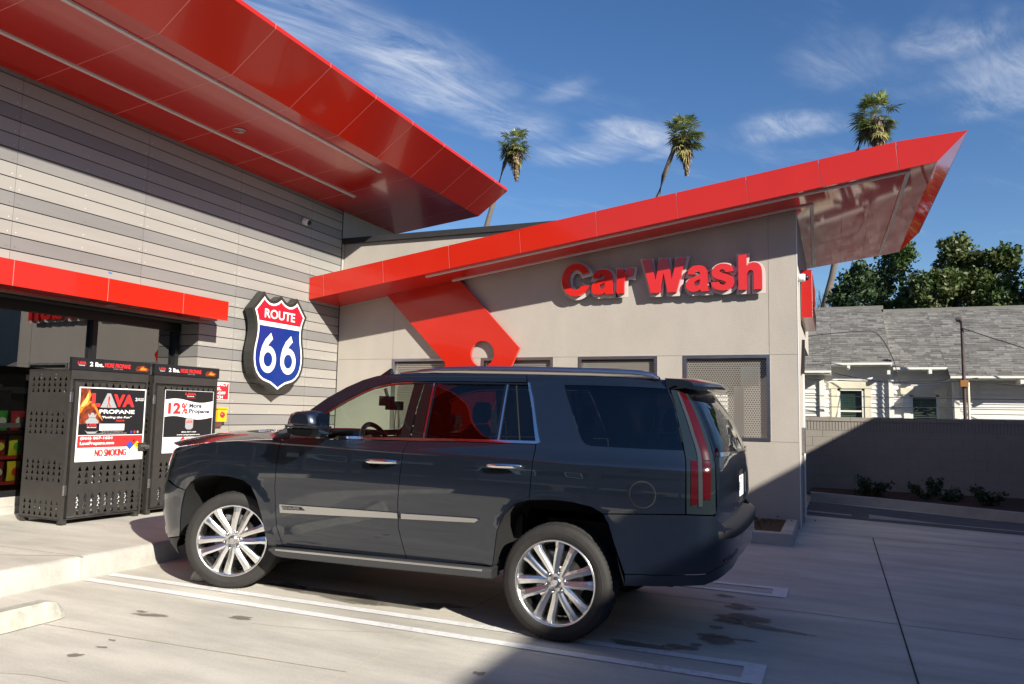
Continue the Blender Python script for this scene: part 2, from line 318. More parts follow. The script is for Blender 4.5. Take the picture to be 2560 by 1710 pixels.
def stainmat():
    nt = STAIN.node_tree; b = nt.nodes['Principled BSDF']; L = nt.links.new; at = N(nt, 'ShaderNodeAttribute'); at.attribute_name = 'wet'
    tc = N(nt, 'ShaderNodeTexCoord'); no = N(nt, 'ShaderNodeTexNoise'); no.inputs['Scale'].default_value = 22; no.inputs['Detail'].default_value = 6; L(tc.outputs['Object'], no.inputs[0])
    m = N(nt, 'ShaderNodeMath', operation='MULTIPLY_ADD'); L(no.outputs[0], m.inputs[0]); m.inputs[1].default_value = .9; m.inputs[2].default_value = -.45; ad = N(nt, 'ShaderNodeMath', operation='ADD'); L(m.outputs[0], ad.inputs[0]); L(at.outputs['Fac'], ad.inputs[1])
    mr = N(nt, 'ShaderNodeMapRange'); mr.interpolation_type = 'SMOOTHSTEP'; L(ad.outputs[0], mr.inputs[0]); mr.inputs[1].default_value = .12; mr.inputs[2].default_value = .72; mr.inputs[4].default_value = .6; L(mr.outputs[0], b.inputs['Alpha'])
stainmat(); SV = []; SF = []; SW = []
def blob(x, y, rx, ry, rot=0, n=22, rough=.35):
    rx *= 1.15; ry *= 1.25; o = len(SV); SV.append((x, y, gz(x)+.0065)); SW.append(1.)
    for q, wq in ((.6, .9), (1.0, 0.)):
        for k in range(n):
            a = 2*math.pi*k/n; r = q*(1+rough*(noise.noise(Vector((math.cos(a)*1.4, math.sin(a)*1.4, x*7+y*3)))*1.6))
            px, py = rx*r*math.cos(a), ry*r*math.sin(a); X, Y = x+px*math.cos(rot)-py*math.sin(rot), y+px*math.sin(rot)+py*math.cos(rot); SV.append((X, Y, gz(X)+.0065)); SW.append(wq)
    for k in range(n): k2 = (k+1) % n; SF.append((o, o+1+k, o+1+k2)); SF.append((o+1+k, o+1+n+k, o+1+n+k2, o+1+k2))
for a in ((-3.9, 5.48, .62, .13, -.05), (-3.35, 5.44, .3, .07, .1), (-4.35, 5.50, .22, .11, 0), (-4.60, 4.30, .14, .035, .3), (-4.75, 4.33, .06, .02, 0), (-4.02, 4.56, .09, .04, .3), (-4.29, 3.44, .05, .03, .5), (-4.28, 3.62, .04, .015, .3), (-4.35, 3.75, .03, .012, 0), (-2.95, 5.62, .2, .08, .3),
          (-.78, 6.9, .12, .09, 0), (-.70, 6.55, .20, .10, 0), (-.55, 6.35, .33, .05, -.15), (-.80, 6.42, .12, .1, 0), (-.86, 6.15, .05, .05, 0), (-.84, 5.86, .13, .13, .3), (-.70, 5.9, .2, .03, .1), (-.93, 5.62, .05, .03, 0), (-1.02, 5.5, .12, .06, .3), (-1.28, 5.42, .2, .07, .1), (-1.95, 5.58, .22, .05, 0), (-.95, 7.25, .09, .04, 0), (-.35, 4.95, .16, .06, 0), (-2.0, 4.35, .04, .03, 0)):
    blob(*a)
me = bpy.data.meshes.new('oil_stains'); me.from_pydata(SV, [], SF); me.materials.append(STAIN); at_ = me.attributes.new('wet', 'FLOAT', 'POINT'); at_.data.foreach_set('value', SW); so2 = bpy.data.objects.new('oil_stains', me); COL.objects.link(so2); tag(so2, kind='structure')
# raised walk with kerb along the shop front
w = MB(); zt = .275
w.add([(-14, -6, zt), (-6.05, -6, zt), (-6.05, 12.17, zt), (-14, 12.17, zt)], [(0, 1, 2, 3)], CON2)
ys = [-6, 12.17]
w.add([(-6.05, -6, zt), (-6.02, -6, zt-.008), (-6.0, -6, zt-.035), (-5.985, -6, .06), (-6.05, 12.17, zt), (-6.02, 12.17, zt-.008), (-6.0, 12.17, zt-.035), (-5.985, 12.17, .06)], [(0, 1, 5, 4), (1, 2, 6, 5), (2, 3, 7, 6)], CON3, smooth=True)
for y in (-1.2, 1.8, 4.8, 7.8, 10.8): w.box((-8.7, y, zt), (-5.982, y+.008, zt+.0015), STUJ)
w.box((-5.999, 4.792, .07), (-5.98, 4.806, zt-.03), JOINTL)
w.add([(-8.7, 3.62, zt+.003), (-6.05, 4.79, zt+.003), (-6.05, 4.81, zt+.003), (-8.7, 3.64, zt+.003)], [(0, 1, 2, 3)], JOINTL)
tag(w.build('sidewalk'), kind='structure')
# wheel stops
def wheel_stop(y0, y1, label):
    x = -5.16; z = gz(x); m = MB()
    for k, (ya, yb) in enumerate(((y0, y1),)):
        prof = [(-.09, 0), (-.085, .05), (-.05, .125), (.05, .125), (.10, .05), (.11, 0)]
        n = 9; vs = []
        ts = [ya, ya+.012, ya+.05, ya+.12, yb-.12, yb-.05, yb-.012, yb]; sc = [.0, .55, .85, 1, 1, .85, .55, .0]
        for t, s2 in zip(ts, sc): vs += [(x+px*(.55+.45*s2), t, z+.004+pz*max(.02, s2)) for px, pz in prof]
        q = len(prof); m.add(vs, [(i*q+k2, i*q+k2+1, (i+1)*q+k2+1, (i+1)*q+k2) for i in range(len(ts)-1) for k2 in range(q-1)], WST, smooth=False)
    m.lathe([(.012, .128), (.012, .131), (0, .131)], INK, 8, (x, y1-.45, z+.002), 'z')
    o = m.build('wheel_stop', root=(x, (y0+y1)/2, z)); tag(o, label, 'wheel stop', 'concrete wheel stops at the bay ends')
    return o
WST = mat('old_concrete', (.41, .40, .34), .9, var=.25, vscale=11, bump=.5, bscale=80, detail=8)
wheel_stop(2.1, 3.97, 'worn concrete wheel stop lying in full sun in the empty bay')
wheel_stop(5.26, 7.05, 'shaded concrete wheel stop mostly hidden behind the front tyre of the parked car')
# ------------------------------------------------------------------ convenience store
ST = thing('convenience_store', (-8.75, 6, .275), 'store with grey striped board cladding under a big red folded overhanging roof', 'store')
X1 = -8.75; YE = 12.177
def rowz(k): return 1.479+.169*k
c = MB(); rnd = random.Random(3)
jy = [-9, 5.79-1.82*3, 5.79-1.82*2, 5.79-1.82, 5.79, 7.607, 9.42, 11.24, YE]
for k in range(-8, 24):
    z0, z1 = rowz(k), min(rowz(k+1), 5.50); m = CLB if (k % 3) == 2 else CLA
    if z0 > 5.5: continue
    for a, b in zip(jy[:-1], jy[1:]):
        segs = [(a, b)]
        if z0 < 2.75:                       # window bay: boards only beyond the recess
            if b <= 8.70: continue
            segs = [(max(a, 8.70), b)]
        for (ya, yb) in segs:
            sh = rnd.uniform(.95, 1.05)
            z1b = z1
            c.add([(X1, ya+.0015, z0+.011), (X1, yb-.0015, z0+.011), (X1, yb-.0015, z1b-.001), (X1, ya+.0015, z1b-.001)], [(0, 1, 2, 3)], m, sh)
            c.add([(X1, ya+.0015, z0+.011), (X1, yb-.0015, z0+.011), (X1-.012, yb-.0015, z0+.011), (X1-.012, ya+.0015, z0+.011)], [(0, 1, 2, 3)], m, sh)
            for yy in (ya+.05, (ya+yb)/2, yb-.05):
                if yb-ya > .3:
                    for q in (0,):
                        cz = (z0+z1)/2-.035
                        c.add([(X1+.0015, yy+.006*math.cos(t*math.pi/3), cz+.006*math.sin(t*math.pi/3)) for t in range(6)], [range(6)], WHITE if m is CLA else STEEL)
    # recess return, facing the camera
    if z0 < 2.75:
        c.add([(X1-.002, 8.703, z0+.011), (-9.2, 8.703, z0+.011), (-9.2, 8.703, z1-.001), (X1-.002, 8.703, z1-.001)], [(3, 2, 1, 0)], m, rnd.uniform(.95, 1.05))
c.build('cladding', ST)
b = MB()
b.box((-9.21, 8.706, .275), (-8.77, 8.7095, 2.9), DARK); b.box((X1-.25, 8.71, .275), (X1-.014, YE, 5.6), DARK); b.box((X1-.25, -9, 2.82), (X1-.014, 8.71, 5.6), DARK)
b.box((X1-.012, YE-.001, .275), (X1+.004, YE+.02, 5.46), DARK)
b.box((X1-.25, YE+.021, .275), (X1-.003, 14.1, 5.44), STUC); b.build('wall', ST)
bw = MB(); bw.box((-9.25, -9, .275), (-9.10, 8.70, .47), CON3); bw.box((-9.25, -9, .275), (-9.05, 8.70, .36), CON3); bw.build('base_wall', ST)
# window: frame with glass
fr = MB()
zt_, zb_ = 2.80, .47
for a in ((-9.2, -9, zt_-.09, -9.1, 8.70, zt_+.04), (-9.2, -9, zb_, -9.1, 8.70, zb_+.07), (-9.2, -9, 1.29, -9.11, 8.64, 1.345)):
    fr.box((a[0], a[1], a[2]), (a[3], a[4], a[5]), BLKM)
for y in (8.63, 7.24, 5.75, 4.3, 2.85, 1.4, -.05, -1.5, -3): fr.box((-9.2, y-.035, zb_+.07), (-9.085, y+.035, zt_-.09), BLKM)
win = fr.build('window', ST)
gl = MB(); gl.add([(-9.15, -9, zb_), (-9.15, 8.7, zb_), (-9.15, 8.7, zt_), (-9.15, -9, zt_)], [(0, 1, 2, 3)], G_STORE); gl.build('window_glass', win)
# shop interior
IW = mat('shop_wall', (.20, .20, .17), .8); IF = mat('shop_floor', (.15, .14, .13), .5)
it = MB(); it.box((-15, -9, .27), (-9.25, 8.9, .285), IF); it.box((-15, -9, 2.95), (-9.25, 8.9, 3.0), IW); it.box((-15.1, -9, .28), (-15, 8.9, 3.0), IW); it.box((-15, 8.75, .28), (-9.3, 8.9, 2.95), IW); it.box((-15, -9.1, .28), (-9.3, -9, 2.95), IW)
it.box((-10.6, 4.2, 1.72), (-10.5, 7.0, 1.84), WHITE); it.box((-11.4, 7.3, 1.74), (-11.3, 8.6, 1.83), WHITE); it.box((-10.6, 3.0, .28), (-10.2, 6.8, 1.7), IF)
it.build('interior', ST)
# awning
aw = MB(); AX = -8.26
aw.box((-9.19, -9, 2.862), (AX-.003, 8.757, 3.140), RED)
ys = [8.76, 7.907, 6.714, 5.523, 4.33, 3.14, 1.95, .76, -.43, -1.6, -9]
for a, b2 in zip(ys[1:], ys[:-1]): aw.box((AX-.003, a+.006, 2.858), (AX, b2-.0, 3.145), RED)
for a in ys[1:-1]: aw.box((AX-.003, a-.006, 2.858), (AX-.0012, a+.006, 3.145), REDJ)
av = aw.build('awning', ST)
for yy, xx in ((7.05, -8.6), (5.0, -8.6)):
    dl = MB(); dl.lathe([(0, 2.8605), (.05, 2.860), (.062, 2.8575)], STEEL, 20, (xx, yy, 0), 'z'); dl.build('downlight', av)
# big folded roof
XF_, ZF = -6.777, 5.662; XE, ZE = -6.132, 6.136; YR = 14.15
def soff(x): return 5.43+.118*(x+8.75)
rf = MB()
Y0 = -14
def rquad(y0, y1, m=RED):
    e = .004
    rf.add([(-13, y0+e, soff(-13)), (-13, y1-e, soff(-13)), (XF_, y1-e, ZF), (XF_, y0+e, ZF)], [(0, 1, 2, 3)], m)
    rf.add([(XF_, y0+e, ZF), (XF_, y1-e, ZF), (XE, y1-e, ZE), (XE, y0+e, ZE)], [(0, 1, 2, 3)], m)
    rf.add([(XE, y0+e, ZE), (XE, y1-e, ZE), (XE, y1-e, ZE+.055), (XE, y0+e, ZE+.055)], [(0, 1, 2, 3)], m)
yj = [YR, 13.55, 12.46, 11.37, 10.30, 9.23, 8.13, 7.03, 5.93, 4.83, 3.73, 2.63, 1.53, .43, -.67, Y0]
for a, b2 in zip(yj[1:], yj[:-1]): rquad(a, b2)
for a in yj[1:-1]:
    e_ = .004; rf.add([(-13, a-e_, soff(-13)), (-13, a+e_, soff(-13)), (XF_, a+e_, ZF), (XF_, a-e_, ZF)], [(0, 1, 2, 3)], REDJ); rf.add([(XF_, a-e_, ZF), (XF_, a+e_, ZF), (XE, a+e_, ZE), (XE, a-e_, ZE)], [(0, 1, 2, 3)], REDJ); rf.add([(XE, a-e_, ZE), (XE, a+e_, ZE), (XE, a+e_, ZE+.055), (XE, a-e_, ZE+.055)], [(0, 1, 2, 3)], REDJ)
rf.add([(-13, Y0, soff(-13)+.01), (-13, YR, soff(-13)+.01), (XF_-.01, YR, ZF+.012), (XE-.012, YR, ZE+.006), (XE-.012, YR, ZE+.05), (-13, YR, ZE+.05), (XF_-.01, Y0, ZF+.012), (XE-.012, Y0, ZE+.006), (XE-.012, Y0, ZE+.05), (-13, Y0, ZE+.05)],
       [(0, 1, 2, 6), (2, 3, 7, 6), (3, 4, 8, 7), (4, 5, 9, 8), (1, 5, 4, 3, 2), (0, 6, 7, 8, 9)], REDJ)
rf.add([(-13, YR+.003, soff(-13)), (XF_, YR+.003, ZF), (XE, YR+.003, ZE), (XE, YR+.003, ZE+.055), (-13, YR+.003, ZE+.055)], [(0, 1, 2, 3, 4)], RED)
roof = rf.build('roof', ST)
LITE = mat('light_trim', (.62, .60, .58), .5)
for x, ye in ((-8.09, 11.6), (-7.057, 10.84)):
    l = MB(); z = soff(x); l.box((x-.028, -9, z-.022), (x+.028, ye, z+.004), LITE); l.build('strip_light', roof)
LENS = mat('lamp_lens', (.5, .5, .48), .25, metal=.6)
d = MB(); z = soff(-7.80); d.lathe([(0, .03), (.05, .028), (.072, .004), (.085, -.012), (.092, -.002)], STEEL, 26, (-7.80, 8.29, z-.003), 'z'); d.lathe([(0, 0.006), (.055, .004)], LENS, 20, (-7.80, 8.29, z-.008), 'z'); d.build('downlight', roof)
# small blue tape mark on the boards
tp = MB(); tp.sheet([(X1+.002, 7.10, 3.305), (X1+.002, 7.15, 3.30), (X1+.002, 7.155, 3.325), (X1+.002, 7.13, 3.318), (X1+.002, 7.10, 3.33)], mat('blue_tape', (.02, .16, .5), .6)); tp.build('tape_mark', ST)

# ------------------------------------------------------------------ car wash
CW = thing('car_wash_building', (-4.6, YE, 0), 'grey stucco car wash with a rising red wing roof and a red slanted brace', 'car wash')
SL_ = .1425
def s2(x): return 3.565+SL_*(x+8.75)
VENTS = [(-7.515, -6.20), (-5.706, -4.374), (-3.923, -2.609), (-2.196, -.901)]
VZ0, VZ1 = 1.237, 2.545
w = MB()
XR = -.497
segs = [X1+.02]+[v for p in VENTS for v in p]+[XR]
def wq(x0, x1, z0, z1a, z1b, y=YE): w.add([(x0, y, z0), (x1, y, z0), (x1, y, z1b), (x0, y, z1a)], [(0, 1, 2, 3)], STUC)
ztop = lambda x: s2(x)-.0
for i in range(0, len(segs)-1):
    a, b2 = segs[i], segs[i+1]
    wq(a, b2, -.1, VZ0-.0, VZ0-.0); wq(a, b2, VZ1, ztop(a), ztop(b2))
    if i % 2 == 0: wq(a, b2, VZ0, VZ1, VZ1)
for v0, v1 in VENTS:    # reveals
    for q in (((v0, YE, VZ0), (v0, YE+.2, VZ0), (v0, YE+.2, VZ1), (v0, YE, VZ1)), ((v1, YE, VZ0), (v1, YE, VZ1), (v1, YE+.2, VZ1), (v1, YE+.2, VZ0)), ((v0, YE, VZ1), (v0, YE+.2, VZ1), (v1, YE+.2, VZ1), (v1, YE, VZ1)), ((v0, YE, VZ0), (v1, YE, VZ0), (v1, YE+.2, VZ0), (v0, YE+.2, VZ0))): w.add(q, [(0, 1, 2, 3)], STUC)
# end wall towards the drive
w.add([(XR, YE, -.1), (XR, 13.95, -.1), (XR, 13.95, s2(XR)), (XR, YE, s2(XR))], [(0, 1, 2, 3)], STUC)
w.add([(XR-.2, 13.95, -.1), (XR, 13.95, -.1), (XR, 13.95, 2.9), (XR-.2, 13.95, 2.9)], [(0, 1, 2, 3)], STUC)
w.box((XR-.2, 13.95, 2.9), (XR, 17.1, s2(XR)-.02), STUC)
wall = w.build('wall', CW)
e = .0035; yj2 = YE-.0025
def jbox(a, b2): jn = MB(); jn.box(a, b2, STUJ); jn.build('control_joint', wall)
for a, b2, z in ((X1+.01, VENTS[0][0], VZ1), (VENTS[0][1], VENTS[1][0], VZ1), (VENTS[1][1], VENTS[2][0], VZ1), (VENTS[2][1], VENTS[3][0], VZ1), (VENTS[3][1], XR-.001, VZ1), (VENTS[3][1], XR-.001, VZ0), (VENTS[2][1], VENTS[3][0], VZ0)):
    jbox((a, yj2, z-e), (b2, YE+.001, z+e))
jbox((VENTS[0][0]-e, yj2, VZ1), (VENTS[0][0]+e, YE+.001, s2(VENTS[0][0])))
jbox((-.905-e, yj2, VZ1), (-.905+e, YE+.001, s2(-.905)))
for v in VENTS[1:]: jbox((v[0]-e, yj2, VZ0-1.3), (v[0]+e, YE+.001, VZ0))
tr = MB(); tr.box((XR-.004, YE-.004, -.1), (XR+.006, YE+.006, s2(XR)-.01), WHITE); tr.box((XR-.002, 13.9, -.05), (XR+.02, 13.97, 2.9), WHITE)
tr.box((XR, 12.9, 1.05), (XR+.05, 13.2, 1.45), STEEL); tr.box((XR, 13.0, -.05), (XR+.03, 13.04, 1.05), STEEL); tr.build('corner_trim', wall)
ins = MB(); BL = mat('bay_liner', (.12, .105, .095), .6, var=.1); BK = mat('bay_roof', (.06, .05, .045), .7)
ins.box((-8.7, 16.3, 0), (-2.50, 16.4, 3.3), BL); ins.box((-2.03, 16.3, 0), (-.7, 16.4, 3.3), BL); ins.box((-2.50, 16.3, 2.1), (-2.03, 16.4, 3.3), BL); ins.box((-2.5, 16.3, 0), (-2.03, 16.4, .9), BL)
ins.box((-8.7, 12.35, 3.3), (-.7, 16.4, 3.35), BK); ins.box((-8.75, 12.35, 0), (-8.7, 16.4, 3.3), BL)
ins.box((-1.68, 14.3, 0), (-1.52, 14.45, 2.15), mat('bay_post', (.42, .33, .2), .5)); ins.box((-6.9, 14.6, 2.3), (-4.6, 14.7, 2.36), LITE); ins.box((-1.55, 14.2, 2.15), (-1.25, 14.4, 2.5), mat('bay_box', (.18, .24, .3), .4))
ins.build('wash_bay', CW)
# perforated screens
def screen(v0, v1, first=None):
    cx = (v0+v1)/2; W = v1-v0; H = VZ1-VZ0
    f = MB(); t = .05
    f.box((v0-.0, YE-.012, VZ1-t), (v1, YE+.03, VZ1), STEEL); f.box((v0, YE-.012, VZ0), (v1, YE+.03, VZ0+t), STEEL)
    f.box((v0, YE-.012, VZ0+t), (v0+t, YE+.03, VZ1-t), STEEL); f.box((v1-t, YE-.012, VZ0+t), (v1, YE+.03, VZ1-t), STEEL)
    fo = f.build('vent_screen', CW)
    s = MB(); P = .0372; x0, x1, z0, z1 = v0+t, v1-t, VZ0+t, VZ1-t
    n = int((x1-x0)/P); P = (x1-x0)/n; dz = P*.866; r1 = P/math.sqrt(3); r2 = .0152
    nr = int((z1-z0)/dz); vs = []; fs = []
    for jr in range(nr):
        zc = z0+dz*(jr+.5)
        for i in range(n+(jr % 2)):
            xc = x0+P*(i+.5)-(P/2 if jr % 2 else 0); o = len(vs)
            for k in range(6):
                a = math.pi/6+k*math.pi/3
                vs.append((min(max(xc+r1*math.cos(a), x0), x1), YE+.045, zc+r1*math.sin(a)))
            for k in range(6):
                a = math.pi/6+k*math.pi/3
                vs.append((min(max(xc+r2*math.cos(a), x0), x1), YE+.045, zc+r2*math.sin(a)))
            for k in range(6): fs.append((o+k, o+(k+1) % 6, o+6+(k+1) % 6, o+6+k))
    s.add(vs, fs, PERF); s.build('perforated_sheet', fo)
PERF = mat('perforated_metal', (.37, .345, .30), .5, metal=.2)
for v in VENTS: screen(*v)
# parapet above
up = MB(); up.box((X1+.01, 12.27, 3.0), (-1.2, 12.5, 4.80), STUC); up.build('parapet', CW)
cp = MB(); cp.box((X1+.008, 12.20, 4.795), (-1.2, 12.6, 4.90), CAPM); cp.build('parapet_cap', CW)
# wing roof
YF = 11.249; YB = 17.1
r2_ = MB(); jt = [-8.75, -8.42, -7.18, -5.90, -4.62, -3.345, -2.10, -1.10, -.125, .845, 1.30]
H2 = .400
def top(x): return s2(x)+H2
for i in range(len(jt)-1):
    a, b2 = jt[i]+.004, jt[i+1]-.004
    if i == len(jt)-2: pts = [(a, YF, s2(a)), (1.298, YF, 4.997), (1.667, YF, 5.381), (a-.03, YF, top(a-.03)-.0)]
    else: pts = [(a, YF, s2(a)), (b2, YF, s2(b2)), (b2-.035, YF, top(b2-.035)), (a-.035 if i else a, YF, top(a-.035 if i else a))]
    r2_.add(pts, [(0, 1, 2, 3)], RED)
r2_.add([(-8.75, YF+.004, s2(-8.75)), (1.298, YF+.004, 4.997), (1.66, YF+.004, 5.378), (-8.75, YF+.004, top(-8.75)-.002)], [(0, 1, 2, 3)], REDJ)
SP = mat('soffit_red', (.56, .022, .016), .055, coat=.0, spec=.5)
XB = 1.24
r2_.add([(-8.745, YF+.004, s2(-8.75)), (1.296, YF+.004, 4.996), (XB, YB, s2(XB)), (-8.745, YB, s2(-8.75))], [(0, 1, 2, 3)], SP)
r2_.add([(1.298, YF, 4.997), (1.667, YF, 5.381), (XB+.37, YB, 5.36), (XB, YB, s2(XB))], [(0, 1, 2, 3)], SP)
r2_.add([(-8.75, YF, top(-8.75)-.004), (1.665, YF, 5.378), (XB+.37, YB, 5.35), (-8.75, YB, top(-8.75))], [(0, 1, 2, 3)], CAPM)
r2_.add([(-8.75, YB, s2(-8.75)), (XB, YB, s2(XB)), (XB+.37, YB, 5.36), (-8.75, YB, top(-8.75))], [(0, 1, 2, 3)], RED)
for y in (12.2, 13.5, 14.8, 16.1): r2_.add([(-.3, y, s2(-.3)-.0015), (XB, y, s2(XB)-.0015), (XB, y+.003, s2(XB)-.0015), (-.3, y+.003, s2(-.3)-.0015)], [(0, 1, 2, 3)], DARK)
for x in (.15, .55): r2_.add([(x, YF+.2, s2(x)-.0015), (x+.003, YF+.2, s2(x)-.0015), (x+.003, YB, s2(x)-.0015), (x, YB, s2(x)-.0015)], [(0, 1, 2, 3)], DARK)
roof2 = r2_.build('roof', CW)
def strip(x0, x1, y, xe, ye):
    l = MB(); t = .025; hz = .022
    def bar(p, q, dx, dy):
        a = [(p[0]-dx, p[1]-dy), (q[0]-dx, q[1]-dy), (q[0]+dx, q[1]+dy), (p[0]+dx, p[1]+dy)]
        l.add([(x, yy, s2(x)-hz) for x, yy in a]+[(x, yy, s2(x)+.002) for x, yy in a], [(3, 2, 1, 0), (0, 1, 5, 4), (1, 2, 6, 5), (2, 3, 7, 6), (3, 0, 4, 7)], LITE)
    bar((x0, y), (x1, y), 0, t); bar((xe, y+t), (xe+(-.09 if xe > 0 else -.1), ye), t, 0); l.build('strip_light', roof2)
strip(-6.43, .994, 11.40, .97, 16.9); strip(-6.24, -.247, 12.03, -.27, 16.9)
# slanted brace with the round hole
br = MB(); yb = 12.075
P = [(-7.626, 3.716), (-6.162, 3.97), (-4.955, 2.7), (-5.491, 1.55), (-5.491, -0.077), (-6.66, -0.077), (-6.731, 1.601), (-6.362, 2.443), (-7.043, 3.129)]
hole = [(-5.649+.226*math.cos(t*math.pi/24), 2.607+.226*math.sin(t*math.pi/24)) for t in range(48)]
br.prism([(x, yb, z) for x, z in P], (0, .065, 0), RED, mat('red_panel_edge', (.62, .05, .04), .3), holes=[[(x, yb, z) for x, z in hole]])
br.build('brace', CW)

# ------------------------------------------------------------------ lettering over the screens
SG = thing('wall_sign', (-2.6, 12.1, 3.8), 'raised red sign letters reading Car Wash on grey backers on the stucco wall', 'sign')
LR = mat('letter_red', (.58, .020, .016), .14, coat=.5); LBK = mat('letter_backer', (.56, .51, .48), .35)
GLY = {
'C': ([(.5+.5*math.cos(R(t)), .5+.5*math.sin(R(t))) for t in range(24, 337, 6)]+[(.5+.25*math.cos(R(t)), .5+.31*math.sin(R(t))) for t in range(330, 29, -6)], []),
'r': ([(0, 0, 1), (.45, 0, 1), (.45, .45), (.50, .62), (.66, .70), (.93, .68, 1), (1, .98, 1), (.82, 1.0), (.62, .96), (.50, .88), (.42, .78, 1), (.42, .975, 1), (0, .975, 1)], []),
'W': ([(0, 1, 1), (.205, 0, 1), (.405, 0, 1), (.5, .58, 1), (.595, 0, 1), (.795, 0, 1), (1, 1, 1), (.80, 1, 1), (.685, .38, 1), (.595, 1, 1), (.405, 1, 1), (.315, .38, 1), (.20, 1, 1)], []),
'h': ([(0, 0, 1), (0, 1, 1), (.35, 1, 1), (.35, .67, 1), (.45, .74), (.62, .77), (.84, .74), (.97, .63), (1, .48), (1, 0, 1), (.65, 0, 1), (.65, .42), (.63, .52), (.52, .56), (.39, .51), (.35, .40), (.35, 0, 1)], []),
'a': ([(.06, .67, 1), (.11, .84), (.26, .96), (.50, 1.0), (.75, .96), (.89, .84), (.92, .68), (.92, .22), (.94, .09), (1.0, 0, 1), (.65, 0, 1), (.61, .085, 1), (.48, .01), (.30, -.01), (.10, .05), (0, .18), (0, .34), (.09, .47), (.28, .55), (.50, .595), (.60, .65), (.59, .73), (.48, .78), (.39, .755), (.36, .65, 1)], [(.60, .47), (.50, .435), (.38, .39), (.33, .30), (.37, .22), (.48, .20), (.57, .26), (.61, .37)]),
's': ([(.96, .70, 1), (.62, .675, 1), (.58, .76), (.48, .795), (.37, .765), (.37, .695), (.52, .645), (.75, .58), (.93, .48), (1.0, .31), (.93, .13), (.75, .02), (.50, -.01), (.24, .03), (.07, .13), (0, .30, 1), (.34, .335, 1), (.39, .24), (.50, .20), (.63, .235), (.64, .31), (.52, .365), (.30, .42), (.10, .50), (.03, .68), (.12, .88), (.32, .985), (.52, 1.01), (.78, .96), (.92, .84)], []),
}
def smooth_ring(P, it=3):
    for _ in range(it):
        Q = []
        for i in range(len(P)):
            a, b = P[i-1], P[i]; c = P[(i+1) % len(P)]
            if len(b) == 3: Q.append(b)
            else: Q += [(b[0]*.75+a[0]*.25, b[1]*.75+a[1]*.25), (b[0]*.75+c[0]*.25, b[1]*.75+c[1]*.25)]
        P = Q
    return [(p[0], p[1]) for p in P]
def grow(P, d):
    n = len(P); ar = sum(P[i][0]*P[(i+1) % n][1]-P[(i+1) % n][0]*P[i][1] for i in range(n)); sg = 1 if ar > 0 else -1; out = []
    for i in range(n):
        a, b, c = Vector(P[i-1]), Vector(P[i]), Vector(P[(i+1) % n]); t1 = (b-a).normalized(); t2 = (c-b).normalized(); n1 = Vector((t1.y, -t1.x))*sg; n2 = Vector((t2.y, -t2.x))*sg; m_ = n1+n2
        m_ = m_.normalized() if m_.length > .1 else n1
        out.append(tuple(b+m_*d/max(.6, m_.dot(n1))))
    return out
def letter(ch, x0, z0, x1, z1):
    o_, h_ = GLY[ch]; ro = smooth_ring(o_) if ch != 'C' else o_; rh = smooth_ring(h_) if h_ else None
    mp = lambda P: [(x0+(x1-x0)*a, z0+(z1-z0)*b) for a, b in P]
    A = mp(ro); Hh = [mp(rh)] if rh else []
    m = MB(); yf = YE-.165
    m.prism([(a, yf, b) for a, b in A], (0, .06, 0), LR, holes=[[(a, yf, b) for a, b in q] for q in Hh]); lo = m.build('letter', SG)
    k = MB(); B = grow(A, .040); HB = [grow(q, -.03) for q in Hh]; yk = YE-.095
    k.prism([(a+.004, yk, b-.014) for a, b in B], (0, .025, 0), LBK, holes=[]); k.build('backer', lo)
for a in (('C', -4.185, 3.537, -3.69, 4.090), ('a', -3.672, 3.547, -3.285, 3.967), ('r', -3.240, 3.550, -2.965, 3.965), ('W', -2.825, 3.535, -2.13, 4.082), ('a', -2.125, 3.527, -1.765, 3.947), ('s', -1.745, 3.530, -1.385, 3.947), ('h', -1.330, 3.523, -.985, 4.072)):
    letter(*a)
# ------------------------------------------------------------------ route shield
RS = thing('road_shield_sign', (-8.6, 10.2, 2.6), 'big red and blue Route 66 shield sign in a thick black case on the boards', 'sign')
half = [(0, 3.455), (.045, 3.425), (.10, 3.385), (.155, 3.362), (.21, 3.352), (.27, 3.36), (.33, 3.39), (.385, 3.44), (.413, 3.475), (.50, 3.375), (.60, 3.265), (.682, 3.178), (.645, 3.10), (.61, 3.02), (.59, 2.93), (.585, 2.83), (.60, 2.72), (.63, 2.60), (.648, 2.48), (.645, 2.36), (.62, 2.24), (.565, 2.13), (.48, 2.045), (.39, 1.995), (.30, 1.97), (.20, 1.945), (.10, 1.895), (.03, 1.855), (0, 1.835)]
yc0 = 10.215
def shield(sc, dz=0, cz=2.62): return [(y*sc, cz+(z-cz)*(sc if not dz else sc)) for y, z in half]
def inset(d):
    pts = [(y, z) for y, z in half]; full = pts+[(-y, z) for y, z in pts[-2:0:-1]]; n = len(full); out = []
    for i in range(n):
        a, b_, c_ = Vector(full[i-1]), Vector(full[i]), Vector(full[(i+1) % n]); t1 = (b_-a).normalized(); t2 = (c_-b_).normalized()
        n1 = Vector((t1.y, -t1.x)); n2 = Vector((t2.y, -t2.x)); nn = (n1+n2).normalized(); k = 1/max(.55, nn.dot(n1))
        out.append(b_+nn*d*k)
    return out
def sh3(d, x): return [(x, yc0+p[0], p[1]) for p in inset(d)]
BCASE = mat('sign_case', (.03, .032, .028), .35)
s = MB(); s.prism(sh3(0, -8.66), (.16, 0, 0), BCASE); case = s.build('case', RS)
ob = MB(); ob.box((-8.75, 9.9, 2.4), (-8.66, 10.5, 2.6), BLKM); ob.box((-8.75, 9.9, 2.9), (-8.66, 10.5, 3.0), BLKM); ob.build('mount', RS)
xf = -8.5
f = MB()
i1 = inset(.052); i2 = inset(.085)
f.sheet([(xf+.002, yc0+p[0], p[1]) for p in i1], WH2)
